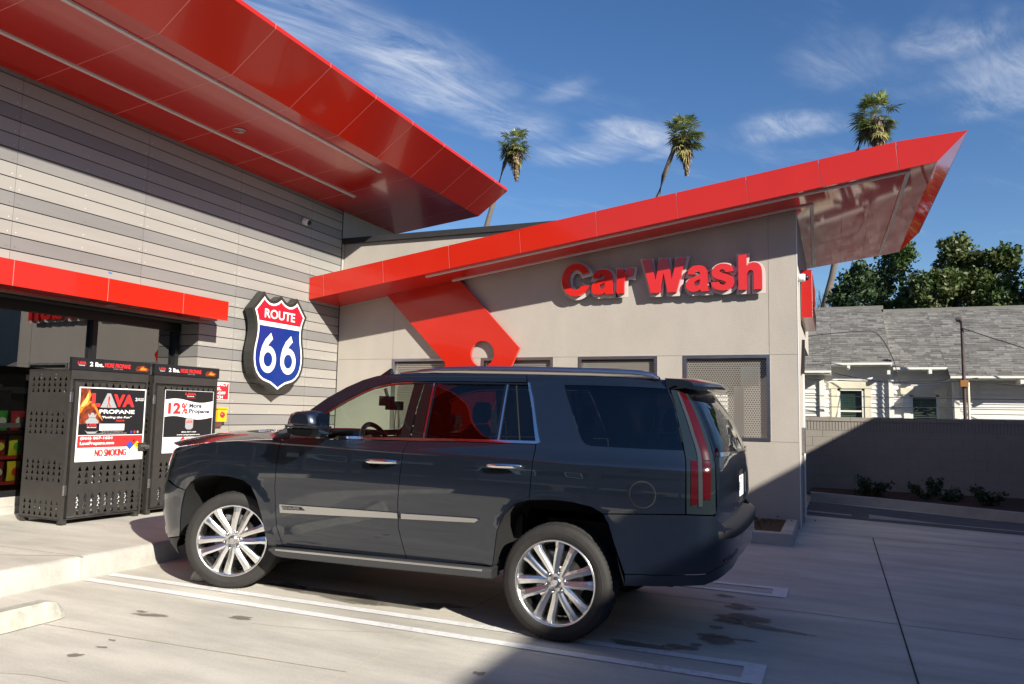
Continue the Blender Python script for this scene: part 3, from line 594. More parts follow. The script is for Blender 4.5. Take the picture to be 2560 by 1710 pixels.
def clipz(poly, z, keep_above):
    out = []; n = len(poly)
    for i in range(n):
        a, b_ = poly[i], poly[(i+1) % n]; ia = (a[1] >= z) == keep_above; ib = (b_[1] >= z) == keep_above
        if ia: out.append(a)
        if ia != ib: t = (z-a[1])/(b_[1]-a[1]); out.append(Vector((a[0]+t*(b_[0]-a[0]), z)))
    return out
f.sheet([(xf+.004, yc0+p[0], p[1]) for p in clipz(i2, 2.998, True)], SREDM); f.sheet([(xf+.004, yc0+p[0], p[1]) for p in clipz(i2, 2.923, False)], NAVY)
fr_ = ((xf, 0, 0), (0, 1, 0), (0, 0, 1), (1, 0, 0))
f.text('ROUTE', (9.82, 3.055, 10.575, 3.205), fr_, WH2, bold=.018, lift=.007)
# the two sixes: drawn outlines
def six(y0, y1, z0, z1):
    W, H = y1-y0, z1-z0; cx, cy = .5, .30; ro, ri = .5, .27
    # union of ring and tapered stem, laid as two sheets 1 mm apart
    ring_o = [(y0+W*(cx+ro*math.cos(t)), z0+H*(.335+.335*math.sin(t))) for t in [k*math.pi/20 for k in range(40)]]
    ring_i = [(y0+W*(cx+ri*math.cos(t)), z0+H*(.335+.18*math.sin(t))) for t in [k*math.pi/20 for k in range(40)]]
    f.sheet([(xf+.007, a, b_) for a, b_ in ring_o], WH2, holes=[[(xf+.007, a, b_) for a, b_ in ring_i]])
    stem = [(0.0, .36), (.03, .50), (.12, .66), (.30, .83), (.62, 1.0), (.75, .85), (.52, .72), (.36, .60), (.27, .50), (.235, .40), (.12, .30)]
    f.sheet([(xf+.0075, y0+W*a, z0+H*b_) for a, b_ in stem], WH2)
six(9.752, 10.141, 2.16, 2.819); six(10.249, 10.642, 2.16, 2.815)
f.build('face', case)
# ------------------------------------------------------------------ emergency sign, shut-off box, cameras
es = MB(); es.box((-8.748, 8.80, 1.70), (-8.738, 9.372, 1.970), WH2); es.box((-8.738, 8.812, 1.71), (-8.736, 9.362, 1.96), REDP)
fr_ = ((-8.736, 0, 0), (0, 1, 0), (0, 0, 1), (1, 0, 0))
for t, a, b_, zz in (('EMERGENCY', 8.85, 9.345, 1.915), ('FUEL', 9.0, 9.21, 1.850), ('SHUT-OFF', 8.90, 9.30, 1.785), ('SWITCH', 8.96, 9.245, 1.722)): es.text(t, (a, zz, b_, zz+.045), fr_, WH2, bold=.03)
tag(es.build('warning_sign', root=(-8.74, 9.09, 1.83)), 'red emergency fuel shut-off notice with white lettering behind the propane cage', 'sign')
YEL = mat('yellow_plastic', (.75, .42, .02), .4)
yb_ = MB(); yb_.box((-8.748, 9.07, 1.37), (-8.65, 9.26, 1.575), YEL); yb_.lathe([(0, .035), (.03, .03), (.045, 0)], REDP, 16, (-8.65, 9.165, 1.475), 'x'); yb_.box((-8.748, 9.05, 1.565), (-8.63, 9.27, 1.59), YEL); yb_.box((-8.75, 9.09, 1.29), (-8.70, 9.22, 1.37), STEEL)
tag(yb_.build('shut_off_box', root=(-8.7, 9.165, 1.37)), 'yellow emergency box with a red button on the board wall', 'switch box')
def cctv(P, n, label):
    t = thing('security_camera', P, label, 'camera')
    n = Vector(n).normalized(); q = n.to_track_quat('X', 'Z').to_matrix().to_4x4(); M = Matrix.Translation(P) @ q
    a = MB(); a.lathe([(0, 0), (.055, 0), (.062, .02), (.062, .09), (.055, .105), (.035, .11)], WHITE, 24, axis='x'); a.v = [tuple(M @ Vector(v)) for v in a.v]; a.build('housing', t)
    b3 = MB(); b3.lathe([(.046, .10), (.045, .125), (.034, .148), (.018, .158), (0, .161)], INK, 20, axis='x'); b3.v = [tuple(M @ Vector(v)) for v in b3.v]; b3.build('dome', t)
cctv((-8.75, 10.99, 4.955), (1, .35, -.35), 'white dome camera high on the striped board wall near its corner')
cctv((-.497, 12.45, 3.74), (1, 0, 0), 'white dome camera on the outer corner of the car wash beside the red side sign')
ss = MB(); ss.prism([(-.497+.02, 13.2, 3.22), (-.497+.02, 15.3, 3.22), (-.477, 15.3, 4.0), (-.477, 13.2, 4.0)], (.165, 0, 0), RED, mat('side_sign_red', (.42, .014, .010), .25))
for z in (3.235, 3.29, 3.345, 3.40, 3.455): ss.box((-.30, 13.19, z), (-.309, 15.31, z+.012), INK)
ss.box((-.32, 13.196, 3.22), (-.31, 13.199, 3.98), REDJ); ss.box((-.497, 13.3, 3.2), (-.476, 15.2, 3.8), STEEL); ss.prism([(-.499, 12.9, 2.3), (-.499, 13.6, 2.9), (-.499, 13.6, 2.55), (-.499, 13.2, 2.3)], (.05, 0, 0), INK)
tag(ss.build('side_sign', root=(-.4, 14, 3.4)), 'red box sign seen edge on, fixed to the drive side of the car wash', 'sign')
# ------------------------------------------------------------------ propane cages
TF = mat('tank_white', (.6, .62, .62), .3)
FIRE = mat('fire_print', (.70, .17, .015), .5, var=.85, vscale=22); FIRE2 = mat('ember_print', (.17, .03, .008), .5, var=.8, vscale=22); FIRE3 = mat('flame_print', (.95, .55, .12), .5)
YLW = mat('print_yellow', (.85, .62, .02), .5); BLU = mat('print_blue', (.03, .07, .42), .5); GRY = mat('print_grey', (.32, .33, .34), .5); PRED = mat('poster_red', (.70, .03, .03), .45)
def cage(loc, rot, wd_, label, poster, dp=.72):
    """local frame: u along the front (0..wd), n outward; front plane at n=0"""
    t = thing('propane_cage', loc, label, 'propane cage', 'propane cages on the walk')
    ca, sa = math.cos(rot), math.sin(rot)
    U = Vector((-sa, ca, 0)); Nn = Vector((ca, sa, 0)); O = Vector(loc); Z = Vector((0, 0, 1))
    def P(u, n, z): return O+U*u+Nn*n+Z*z
    def box(m, u0, n0, z0, u1, n1, z1, mt):
        m.add([P(u, n, z) for z in (z0, z1) for n in (n0, n1) for u in (u0, u1)], [(0, 2, 3, 1), (4, 5, 7, 6), (0, 1, 5, 4), (2, 6, 7, 3), (0, 4, 6, 2), (1, 3, 7, 5)], mt)
    def tri(cu, cz, w_, h): return [(cu-w_/2, cz-h/2), (cu+w_/2, cz-h/2), (cu+w_*.08, cz+h/2), (cu-w_*.08, cz+h/2)]
    H = 1.68
    b = MB()
    # side sheet towards the camera with rows of triangle holes (u = 0 plane)
    rows = [1.59, 1.526, 1.462, 1.203, 1.132, 1.068, 1.002, .674, .618, .555, .486, .236, .174, .112]
    holes = []
    for z in rows:
        for k in range(7): holes.append([P(0, -.085-.092*k-((p[0])), p[1]) for p in tri(0, z, .046, .046)])
    b.prism([P(0, -.004, .05), P(0, -dp, .05), P(0, -dp, H), P(0, -.004, H)], -U*-.003, CAGE, holes=holes)
    box(b, wd_-.003, -dp, .05, wd_, -.004, H, CAGE); box(b, 0, -dp-.004, .05, wd_, -dp, H, CAGE)
    box(b, -.004, -dp, H, wd_, 0, H+.012, CAGE); box(b, 0, -dp, .055, wd_, 0, .065, CAGE)
    box(b, 0, -.02, 1.585, wd_, .004, H+.0, CAGE); box(b, -.006, -.03, .02, .022, .005, 1.585, CAGE); box(b, wd_-.022, -.03, .02, wd_, .005, 1.585, CAGE)
    for z in (.62, 1.14): box(b, .02, -dp+.01, z, wd_-.02, -.03, z+.008, STEEL)
    for u in (.01, wd_-.07):
        for n in (-.06, -dp+.02): box(b, u, n-.02, 0, u+.06, n+.05, .06, CAGE)
    for z in (1.635, 1.60):
        for n in (-.25, -.5): b.lathe([(0, .003), (.006, .002), (.007, 0)], STEEL, 8, tuple(P(-.002, n, z)), 'y')
    body = b.build('cabinet', t)
    d = MB(); z0, z1 = .075, 1.575; hs = []
    def row(z, n=10, uoff=0): return [[P(p[0], .012, p[1]) for p in tri(.17+.086*k+uoff, z, .046, .05)] for k in range(n)]
    for z in (1.528, .600, .528, .455, .300, .255, .200, .125): hs += row(z)
    d.prism([P(.03, .012, z0), P(wd_-.03, .012, z0), P(wd_-.03, .012, z1), P(.03, .012, z1)], -Nn*.003, CAGE, holes=hs)
    box(d, .03, -.002, z0, .05, .012, z1, CAGE); box(d, wd_-.05, -.002, z0, wd_-.03, .012, z1, CAGE); box(d, .05, -.002, z1-.02, wd_-.05, .012, z1, CAGE); box(d, .05, -.002, z0, wd_-.05, .012, z0+.02, STEEL)
    dr = d.build('door', t)
    for z in (.32, 1.33):
        h = MB(); box(h, -.012, .004, z, .03, .012, z+.11, STEEL); h.tube([P(-.002, .014, z), P(-.002, .014, z+.11)], .007, STEEL); h.build('hinge', dr)
    l = MB(); box(l, wd_-.10, .012, .77, wd_+.0, .03, .87, CAGE); c_ = P(wd_-.01, .03, .82)
    l.tube([c_, c_+Nn*.05], .027, STEEL, 18); l.build('lock', dr)
    # header board
    hd = MB(); box(hd, -.012, -.03, 1.69, wd_+.012, .012, 1.825, INK)
    fr_ = (O+Nn*.012, U, Z, Nn)
    hd.text('2 lbs.', (.20, 1.735, .37, 1.785), fr_, WH2, bold=.03); [hd.text('MORE PROPANE', (.385+dx_, 1.735, .72+dx_, 1.785), fr_, PRED, bold=.008, lift=.002+dx_*.05) for dx_ in (0, .003)]
    hd.text('LAVA', (.055, 1.75, .155, 1.785), fr_, PRED, bold=.03); hd.text('PROPANE', (.07, 1.735, .14, 1.744), fr_, WH2, bold=.02); hd.text('EVERY TIME', (.50, 1.718, .62, 1.726), fr_, GRY, bold=.01)
    hd.sheet([P(.80, .0135, 1.715), P(.96, .0135, 1.715), P(.985, .0135, 1.745), P(.90, .0135, 1.785), P(.82, .0135, 1.775), P(.79, .0135, 1.745)], FIRE2)
    hd.sheet([P(.83, .0145, 1.73), P(.93, .0145, 1.73), P(.95, .0145, 1.75), P(.88, .0145, 1.765)], FIRE)
    hd.build('header_board', t)
    poster(t, O, U, Z, Nn, P)
    # cylinders stored inside
    for z in (.075, .635, 1.155):
        for (u, n) in ((.2, -.2), (.5, -.2), (.8, -.2), (.2, -.52), (.5, -.52), (.8, -.52)):
            if n < -.3 and z > .7: continue
            q = MB(); c0 = P(u, n, z); q.lathe([(0, 0), (.10, 0), (.135, .03), (.145, .08), (.145, .25), (.13, .31), (.08, .35), (.03, .355)], TF, 16, tuple(c0), 'z'); q.lathe([(.075, .34), (.08, .43)], TF, 14, tuple(c0), 'z')
            tk = q.build('gas_cylinder', root=c0); tag(tk, 'white gas cylinder glimpsed through the cage holes of '+('the cage with the LAVA poster' if wd_ < 1 else 'the cage with the 12% More poster'), 'gas cylinder', 'gas cylinders in the '+('first' if wd_ < 1 else 'second')+' cage')
def tank_art(m, P, u, z, s):
    m.sheet([P(u+s*a, .0195, z+s*b) for a, b in ((-.35, 0), (.35, 0), (.42, .12), (.42, .62), (.3, .78), (-.3, .78), (-.42, .62), (-.42, .12))], GRY)
    m.sheet([P(u+s*a, .0198, z+s*b) for a, b in ((-.22, .78), (.22, .78), (.26, 1.0), (.1, .95), (-.1, .95), (-.26, 1.0))], WH2)
    m.text('LAVA', (u-.3*s, z+.5*s, u+.3*s, z+.66*s), (P(0, 0.0195, 0), P(1, 0, 0)-P(0, 0, 0), Vector((0, 0, 1)), P(0, 1, 0)-P(0, 0, 0)), PRED, bold=.03)
def poster_a(t, O, U, Z, Nn, P):
    m = MB(); u0, u1, z0, z1 = .095, .965-.008, .675, 1.502
    def q(a, b, c, d, mt, n): m.add([P(u0+a*(u1-u0), n, z0+b*(z1-z0)), P(u0+c*(u1-u0), n, z0+b*(z1-z0)), P(u0+c*(u1-u0), n, z0+d*(z1-z0)), P(u0+a*(u1-u0), n, z0+d*(z1-z0))], [(0, 1, 2, 3)], mt)
    q(0, 0, 1, 1, WH2, .0165)
    q(.018, .355, .982, .985, INK, .0172); q(.018, .185, .982, .345, PRED, .0172)
    W, H = u1-u0, z1-z0
    S = lambda pts, mt, n: m.sheet([P(u0+a*W, n, z0+b*H) for a, b in pts], mt)
    S([(.018, .70), (.06, .78), (.12, .86), (.16, .97), (.12, .985), (.018, .985)], FIRE2, .0176); S([(.018, .66), (.10, .74), (.20, .80), (.26, .70), (.30, .56), (.34, .50), (.25, .52), (.018, .50)], FIRE2, .0177)
    S([(.018, .72), (.05, .80), (.10, .86), (.14, .96), (.17, .90), (.15, .82), (.19, .80), (.13, .76), (.06, .70), (.018, .60)], FIRE, .0181); S([(.03, .74), (.09, .84), (.13, .93), (.14, .86), (.12, .79), (.07, .735)], FIRE3, .0184)
    S([(.18, .77), (.24, .70), (.30, .60), (.36, .54), (.30, .66), (.22, .78)], FIRE, .0182)
    fr_ = (P(u0, .0172, z0), U*W, Z*H, Nn)
    m.text('L', (.18, .735, .305, .92), fr_, PRED, bold=.06, lift=.0008); m.text('VA', (.50, .74, .82, .915), fr_, PRED, bold=.05, lift=.0008)
    S([(.31, .728), (.40, .925), (.45, .925), (.55, .728)], GRY, .0183); S([(.40, .73), (.42, .80), (.415, .86), (.425, .90), (.445, .86), (.435, .80), (.46, .74), (.445, .73), (.425, .79), (.415, .73)], PRED, .0186)
    m.text('PROPANE', (.30, .645, .83, .70), fr_, WH2, bold=.03, lift=.0008); m.text('"Fueling the Fun"', (.34, .573, .79, .612), fr_, WH2, bold=.02, shear=.2, lift=.0008)
    m.text('more', (.55, .535, .68, .562), fr_, PRED, bold=.01, shear=.3, lift=.0014); q(.50, .590, .60, .594, PRED, .0188)
    m.text('2', (.83, .83, .865, .875), fr_, WH2, bold=.02); m.text('LBS. MORE', (.872, .855, .965, .873), fr_, WH2, bold=.02); m.text('PROPANE', (.872, .832, .965, .85), fr_, WH2, bold=.02)
    q(.315, .415, .685, .505, WH2, .0182)
    for k, a in enumerate((.325, .445, .575)): m.text('$', (a, .47, a+.02, .495), fr_, GRY, bold=.01, lift=.0014); m.text(('Exchange', 'Upgrade', 'Full')[k], (a+.02, .425, a+.08, .437), fr_, INK, lift=.0014)
    m.text('1-866-867-1624  www.LavaPropane.com', (.34, .388, .66, .399), fr_, WH2); m.text('Lava Propane LLC  Distribution Way, Pixley, CA 93256', (.27, .368, .73, .378), fr_, WH2)
    for a, mt in ((.80, BLU), (.85, PRED), (.90, GRY)): S([(a+.016*math.cos(k*.785), .39+.02*math.sin(k*.785)) for k in range(8)], mt, .0178)
    m.text('(866) 867-1624', (.055, .285, .52, .333), fr_, WH2, bold=.035, lift=.0012); m.text('LavaPropane.com', (.055, .212, .545, .265), fr_, WH2, bold=.035, lift=.0012)
    [m.text('NO SMOKING', (.27+dx_, .06, .73+dx_, .158), fr_, PRED, bold=.008, lift=.0010+dx_*.05) for dx_ in (0, .005, .010)]; q(.035, .03, .245, .165, GRY, .0172); q(.042, .038, .238, .158, WH2, .0176)
    S([(.055, .125), (.085, .125), (.07, .15)], YLW, .018)
    m.text('Warning', (.13, .135, .2, .148), fr_, INK, lift=.001)
    for k in range(5): q(.055, .112-.014*k, .22, .116-.014*k, GRY, .018)
    cx, cy, r, ry = .845, .205, .115, .125
    S([(cx, cy+ry), (cx+r, cy), (cx, cy-ry), (cx-r, cy)], INK, .0186); e = .92
    for (a, b), mt in (((0, .5), PRED), ((.5, 0), YLW), ((0, -.5), WH2), ((-.5, 0), BLU)):
        x, y = cx+a*r, cy+b*ry; S([(x, y+ry*.47), (x+r*.47, y), (x, y-ry*.47), (x-r*.47, y)], mt, .019)
    m.text('4', (cx-.018, cy+ry*.5-.028, cx+.018, cy+ry*.5+.028), fr_, INK, bold=.02, lift=.0022); m.text('0', (cx+r*.5-.015, cy-.026, cx+r*.5+.018, cy+.03), fr_, INK, bold=.02, lift=.0022)
    # cylinder picture
    S([(.12, .42), (.17, .375), (.24, .375), (.29, .42), (.29, .53), (.25, .565), (.16, .565), (.12, .53)], INK, .0186); S([(.11, .54), (.16, .585), (.25, .585), (.295, .54), (.29, .51), (.12, .51)], GRY, .0188); S([(.155, .59), (.25, .59), (.265, .65), (.235, .62), (.22, .655), (.185, .655), (.17, .62), (.14, .65)], GRY, .0188); S([(.11, .42), (.15, .372), (.26, .372), (.30, .42), (.27, .40), (.14, .40)], GRY, .0189)
    m.text('LAVA', (.135, .47, .275, .51), fr_, PRED, bold=.04, lift=.002); m.text('PROPANE', (.14, .45, .27, .463), fr_, WH2, bold=.02, lift=.002)
    o = m.build('poster', None, root=P(.5, .017, 1.1)); tag(o, 'square LAVA PROPANE NO SMOKING poster with a volcano on the cage door', 'poster')
def poster_b(t, O, U, Z, Nn, P):
    m = MB(); u0, u1, z0, z1 = .165, .95, .730, 1.512; W, H = u1-u0, z1-z0
    S = lambda pts, mt, n: m.sheet([P(u0+a*W, n, z0+b*H) for a, b in pts], mt)
    fr_ = (P(u0, .0172, z0), U*W, Z*H, Nn)
    S([(0, 0), (1, 0), (1, 1), (0, 1)], WH2, .0165); S([(.008, .25), (.992, .25), (.992, .995), (.008, .995)], INK, .0172)
    wv = [(k/16, .56+.028*math.sin(k/16*6.28+.4)) for k in range(17)]; wt = [(k/16, .835+.03*math.sin(k/16*6.28+.2)) for k in range(17)][::-1]
    S(wv+wt, WH2, .0178)
    m.text('LAVA', (.40, .925, .62, .965), fr_, PRED, bold=.04, lift=.0012); m.text('PROPANE', (.44, .90, .58, .915), fr_, WH2, bold=.02, lift=.0012); m.text('"Fueling the Fun"', (.42, .875, .62, .89), fr_, PRED, bold=.01, lift=.0012)
    m.text('12', (.07, .62, .32, .80), fr_, PRED, bold=.05, lift=.0016); m.text('%', (.335, .62, .46, .80), fr_, PRED, bold=.03, lift=.0016)
    NV = mat('print_navy', (.015, .02, .06), .5); m.text('More', (.49, .72, .75, .795), fr_, NV, bold=.04, lift=.0016); m.text('Propane', (.49, .61, .92, .705), fr_, NV, bold=.04, lift=.0016); m.text('than most major brands', (.55, .578, .90, .595), fr_, GRY, bold=.01, lift=.0016)
    S([(.43, .40), (.47, .37), (.55, .37), (.59, .40), (.59, .53), (.56, .56), (.46, .56), (.43, .53)], GRY, .0186); m.text('LAVA', (.44, .47, .58, .52), fr_, PRED, bold=.04, lift=.002)
    m.text('(866) 867-1624', (.36, .315, .66, .34), fr_, WH2, bold=.02, lift=.0012); m.text('www.Lavapropane.com', (.27, .27, .74, .298), fr_, WH2, bold=.02, lift=.0012)
    cx, cy, r, ry = .40, .165, .095, .10
    S([(cx, cy+ry), (cx+r, cy), (cx, cy-ry), (cx-r, cy)], INK, .0176)
    for (a, b), mt in (((0, .5), PRED), ((.5, 0), YLW), ((0, -.5), WH2), ((-.5, 0), BLU)):
        x, y = cx+a*r, cy+b*ry; S([(x, y+ry*.47), (x+r*.47, y), (x, y-ry*.47), (x-r*.47, y)], mt, .018)
    S([(.04, .04), (.24, .04), (.24, .16), (.04, .16)], GRY, .0172); S([(.045, .046), (.235, .046), (.235, .154), (.045, .154)], WH2, .0176)
    m.text('NO SMOKING', (.5, .05, .96, .15), fr_, PRED, bold=.05, lift=.001)
    o = m.build('poster', None, root=P(.55, .017, 1.1)); tag(o, 'poster reading 12% More Propane with a white wave band on the cage door', 'poster')
cage((-7.715, 5.89, .275), R(-2.5), .985, 'dark steel propane cage with the LAVA NO SMOKING poster, nearer the camera', poster_a)
cage((-7.665, 6.955, .275), R(-1.5), 1.02, 'dark steel propane cage with the 12% More Propane poster, next to the car', poster_b)
# ------------------------------------------------------------------ snack shelf inside the shop
sf = MB(); SR = mat('shelf_red', (.4, .03, .02), .4)
for z in (.62, .93, 1.24): sf.box((-9.75, 4.9, z-.015), (-9.35, 6.62, z), BLKM); sf.box((-9.352, 4.9, z-.03), (-9.345, 6.62, z+.01), SR)
sf.box((-9.78, 4.9, .29), (-9.75, 6.62, 1.75), BLKM); sf.box((-9.75, 6.6, .29), (-9.36, 6.62, 1.62), BLKM)
tag(sf.build('snack_shelf', root=(-9.55, 5.8, .29)), 'dark shop shelf with red price rails standing behind the window', 'shelf')
BG = [((.62, .55, .03), (.08, .38, .06)), ((.05, .30, .05), (.6, .6, .55)), ((.32, .02, .03), (.7, .6, .5)), ((.70, .50, .03), (.55, .05, .03)), ((.35, .03, .03), (.75, .65, .1))]
desc = {0: 'yellow and green crisp bag', 1: 'green crisp bag', 2: 'dark red crisp bag', 3: 'yellow and red crisp bag', 4: 'red bag with a yellow patch'}
k = 0
for z, zn in ((.62, 'lowest'), (.93, 'middle'), (1.24, 'top')):
    for i, y in enumerate((5.78, 6.02, 6.27, 6.49)):
        a, b2 = BG[(k*2+i) % 5]; ki = (k*2+i) % 5; bm = MB(); ma = mat('bag_a%d' % ki, a, .25); mb_ = mat('bag_b%d' % ki, b2, .3)
        H = .24; W = .18; vs = []; n = 7
        for u in range(n):
            for v in range(n):
                fu, fv = u/(n-1)*2-1, v/(n-1); puff = .035*(1-fu*fu)*math.sin(math.pi*fv)
                vs.append((-9.40+puff, y+fu*W/2*(1-.08*math.sin(math.pi*fv)), z+.01+fv*H))
        fs = [(u*n+v, u*n+v+1, (u+1)*n+v+1, (u+1)*n+v) for u in range(n-1) for v in range(n-1)]
        bm.add(vs, fs, ma, smooth=True); bm.add([(x-2*(x+9.40)-.002, yy, zz) for x, yy, zz in vs], fs, ma, smooth=True)
        bm.sheet([(-9.361, y+.055*math.cos(t*.7), z+.125+.05*math.sin(t*.7)) for t in range(9)], mb_)
        tag(bm.build('snack_bag', root=(-9.4, y, z)), desc[ki]+' on the '+zn+' shop shelf, '+('first', 'second', 'third', 'last')[3-i]+' from the cage', 'crisp bag', 'crisp bags on the shop shelf')
    k += 1
# ------------------------------------------------------------------ planting by the wash wall, far kerb, garden wall
pk = MB()
pk.box((-8.6, 10.47, -.06), (-.53, 10.63, .13), CON3); pk.box((-.69, 10.6305, -.06), (-.53, 12.05, .128), CON3)
o = pk.build('planter_kerb'); bevel(o, .015); tag(o, kind='structure')
so_ = MB(); so_.add([(-8.6, 10.63, .07), (-.69, 10.63, .07), (-.69, 12.177, .10), (-8.6, 12.177, .10)], [(0, 1, 2, 3)], MULCH)
fk = MB()
kp = [(-.49, 16.55, -.02), (.6, 16.35, -.05), (1.6, 16.0, -.07), (2.5, 15.55, -.08), (5, 14.6, -.13), (9, 13.6, -.2)]
for a, b in zip(kp[:-1], kp[1:]):
    h = .17; w2_ = .16
    fk.add([(a[0], a[1], a[2]-.1), (b[0], b[1], b[2]-.1), (b[0], b[1]+.03, b[2]+h), (a[0], a[1]+.03, a[2]+h), (a[0], a[1]+w2_, a[2]+h), (b[0], b[1]+w2_, b[2]+h)], [(0, 1, 2, 3), (3, 2, 5, 4)], CON3)
tag(fk.build('far_kerb'), kind='structure')
so_.add([(-.49, 16.68, .12), (.6, 16.48, .10), (1.6, 16.13, .08), (2.5, 15.7, .06), (5, 14.75, .02), (9, 13.7, -.05), (9, 18, .1), (-.49, 18, .13)], [(0, 1, 2, 3, 4, 5, 6, 7)], MULCH)
tag(so_.build('planting_soil'), kind='structure')
GWM = mat('garden_wall_block', (.27, .25, .22), .9, var=.07, vscale=2, bump=.3, bscale=90); GWJ = mat('block_joint', (.20, .185, .165), .95)
gw = MB(); X0, X1_ = -9, 16; rnd = random.Random(5)
gw.box((X0, 18.006, -.3), (X1_, 18.2, 1.64), GWJ)
z = -.2; r = 0
while z < 1.35:
    z1 = min(z+.203, 1.36); x = X0-(.2 if r % 2 else 0)
    while x < X1_: gw.box((x+.003, 18-rnd.random()*.002, z+.003), (x+.403, 18.007, z1-.001), GWM); x += .406
    z = z1; r += 1
x = X0
while x < X1_: gw.box((x+.004, 18.0, 1.365), (x+.052, 18.007, 1.56), GWM); x += .062
x = X0
while x < X1_: gw.box((x+.002, 17.985, 1.562), (x+.40, 18.22, 1.648), GWM); x += .404
o = gw.build('block_wall', root=(2, 18.1, 0)); tag(o, 'grey block garden wall with a row of narrow upright bricks under its cap', 'wall')
# ------------------------------------------------------------------ leaves
def leafmat(name, col, rough=.55, tr=.18):
    m = mat(name, col, rough); facevar(m, 0); nt = m.node_tree; b = nt.nodes['Principled BSDF']; o = nt.nodes['Material Output']; L = nt.links.new
    t = N(nt, 'ShaderNodeBsdfTranslucent'); src = b.inputs['Base Color'].links[0].from_socket; L(src, t.inputs[0]); mx = N(nt, 'ShaderNodeMixShader'); mx.inputs[0].default_value = tr
    L(b.outputs[0], mx.inputs[1]); L(t.outputs[0], mx.inputs[2]); L(mx.outputs[0], o.inputs[0]); return m
LF = leafmat('leaf_green', (.052, .092, .020)); LF2 = leafmat('leaf_olive', (.085, .108, .030)); LF3 = leafmat('leaf_dark', (.034, .064, .020))
LS = leafmat('leaf_shrub', (.035, .06, .02)); BARK = mat('bark', (.14, .11, .085), .9, var=.3, vscale=12, bump=1, bscale=30)
def leafcard(mb, c, s, m, rnd, up=.3):
    n = Vector((rnd.gauss(0, 1), rnd.gauss(0, 1), rnd.gauss(0, 1)+up)).normalized(); a = n.orthogonal().normalized(); a.rotate(Matrix.Rotation(rnd.random()*6.28, 3, n)); b = n.cross(a)
    c = Vector(c); mb.add([c-a*s*.5, c+b*s*.28, c+a*s*.5, c-b*s*.28], [(0, 1, 2, 3)], m, rnd.uniform(.65, 1.35))
def tree(x, y, h, rad, zb, seed, label, mats, n=9500, cat='tree', group='trees behind the houses'):
    rnd = random.Random(seed); t = thing('broadleaf_tree', (x, y, 0), label, cat, group)
    tk = MB(); tk.tube([(x, y, 0), (x+.1, y, h*.3), (x-.05, y, h*.62), (x, y, h*.85)], [.3, .24, .14, .04], BARK, 8)
    clumps = []
    for i in range(64):
        f = rnd.random(); zz = zb+(h-zb)*f; rr = rad*(math.sin(math.pi*(.30+.66*f))**.6); a = rnd.random()*6.28; q = math.sqrt(rnd.random())
        clumps.append((x+rr*q*math.cos(a), y+rr*q*math.sin(a), zz, rnd.uniform(.5, .95)*(1.05-.35*f)))
    clumps.append((x, y, h-.4, .5))
    for c in clumps[::6]: tk.tube([(x, y, min(c[2]*.7, h*.6)), (c[0], c[1], c[2])], [.09, .02], BARK, 5)
    tk.build('trunk', t)
    cr = MB(); per = n//len(clumps)
    for c in clumps:
        m = rnd.choice(mats)
        for _ in range(per):
            d = Vector((rnd.gauss(0, 1), rnd.gauss(0, 1), rnd.gauss(0, 1))).normalized()*c[3]*(rnd.random()**.4)*rnd.uniform(.85, 1.18)
            leafcard(cr, (c[0]+d.x, c[1]+d.y, c[2]+d.z*.85), rnd.uniform(.16, .32), m, rnd, .5)
    cr.build('crown', t)
tree(1.2, 45, 9.9, 1.75, 2.5, 1, 'dark bushy tree directly beyond the tip of the red wing roof', [LF3, LF, LF3])
tree(3.35, 45.5, 11.2, 1.8, 2.5, 2, 'tallest dark green tree right of the bare palm stem', [LF, LF3, LF])
tree(5.95, 44.5, 11.1, 1.6, 2.5, 3, 'upright olive green tree with a gap of sky on its left', [LF, LF2, LF2])
tree(4.8, 43.5, 9.2, 1.8, 2.5, 4, 'lower olive tree filling the gap between the two tall trees', [LF2, LF2, LF])
tree(7.7, 44, 10.1, 1.45, 2.5, 5, 'narrow green tree near the right edge above the long roof', [LF, LF2])
tree(9.5, 43, 9.6, 1.5, 2.5, 6, 'dark tree cut by the right edge of the view', [LF3, LF])
tree(2.3, 49, 10.4, 1.9, 2.5, 7, 'shaded dark tree standing behind between the first two trees', [LF3, LF3])
tree(6.9, 49.5, 11.0, 1.8, 2.5, 8, 'dark tree standing behind the olive and narrow trees', [LF3, LF])
# bare tree
bt = MB(); rnd = random.Random(11)
def branch(p, d, l, r, k):
    q = p+d*l; bt.tube([p, (p+q)/2+Vector((rnd.uniform(-1, 1), 0, rnd.uniform(-1, 1)))*l*.06, q], [r, r*.8, r*.6], BARK, 5, cap=False)
    if k:
        for _ in range(3): branch(q if rnd.random() < .6 else p+d*l*rnd.uniform(.5, .9), (d+Vector((rnd.uniform(-.6, .6), rnd.uniform(-.5, .5), rnd.uniform(-.15, .45)))).normalized(), l*rnd.uniform(.6, .85), r*.6, k-1)
branch(Vector((-.9, 47, 0)), Vector((0, 0, 1)), 4.6, .13, 0)
for dx in (-.5, -.15, .25, .6): branch(Vector((-.9, 47, 4.6)), Vector((dx, rnd.uniform(-.3, .3), 1)).normalized(), 1.5, .05, 4)
tag(bt.build('bare_tree', root=(-.9, 47, 0)), 'leafless twiggy tree seen just right of the red box sign', 'tree')
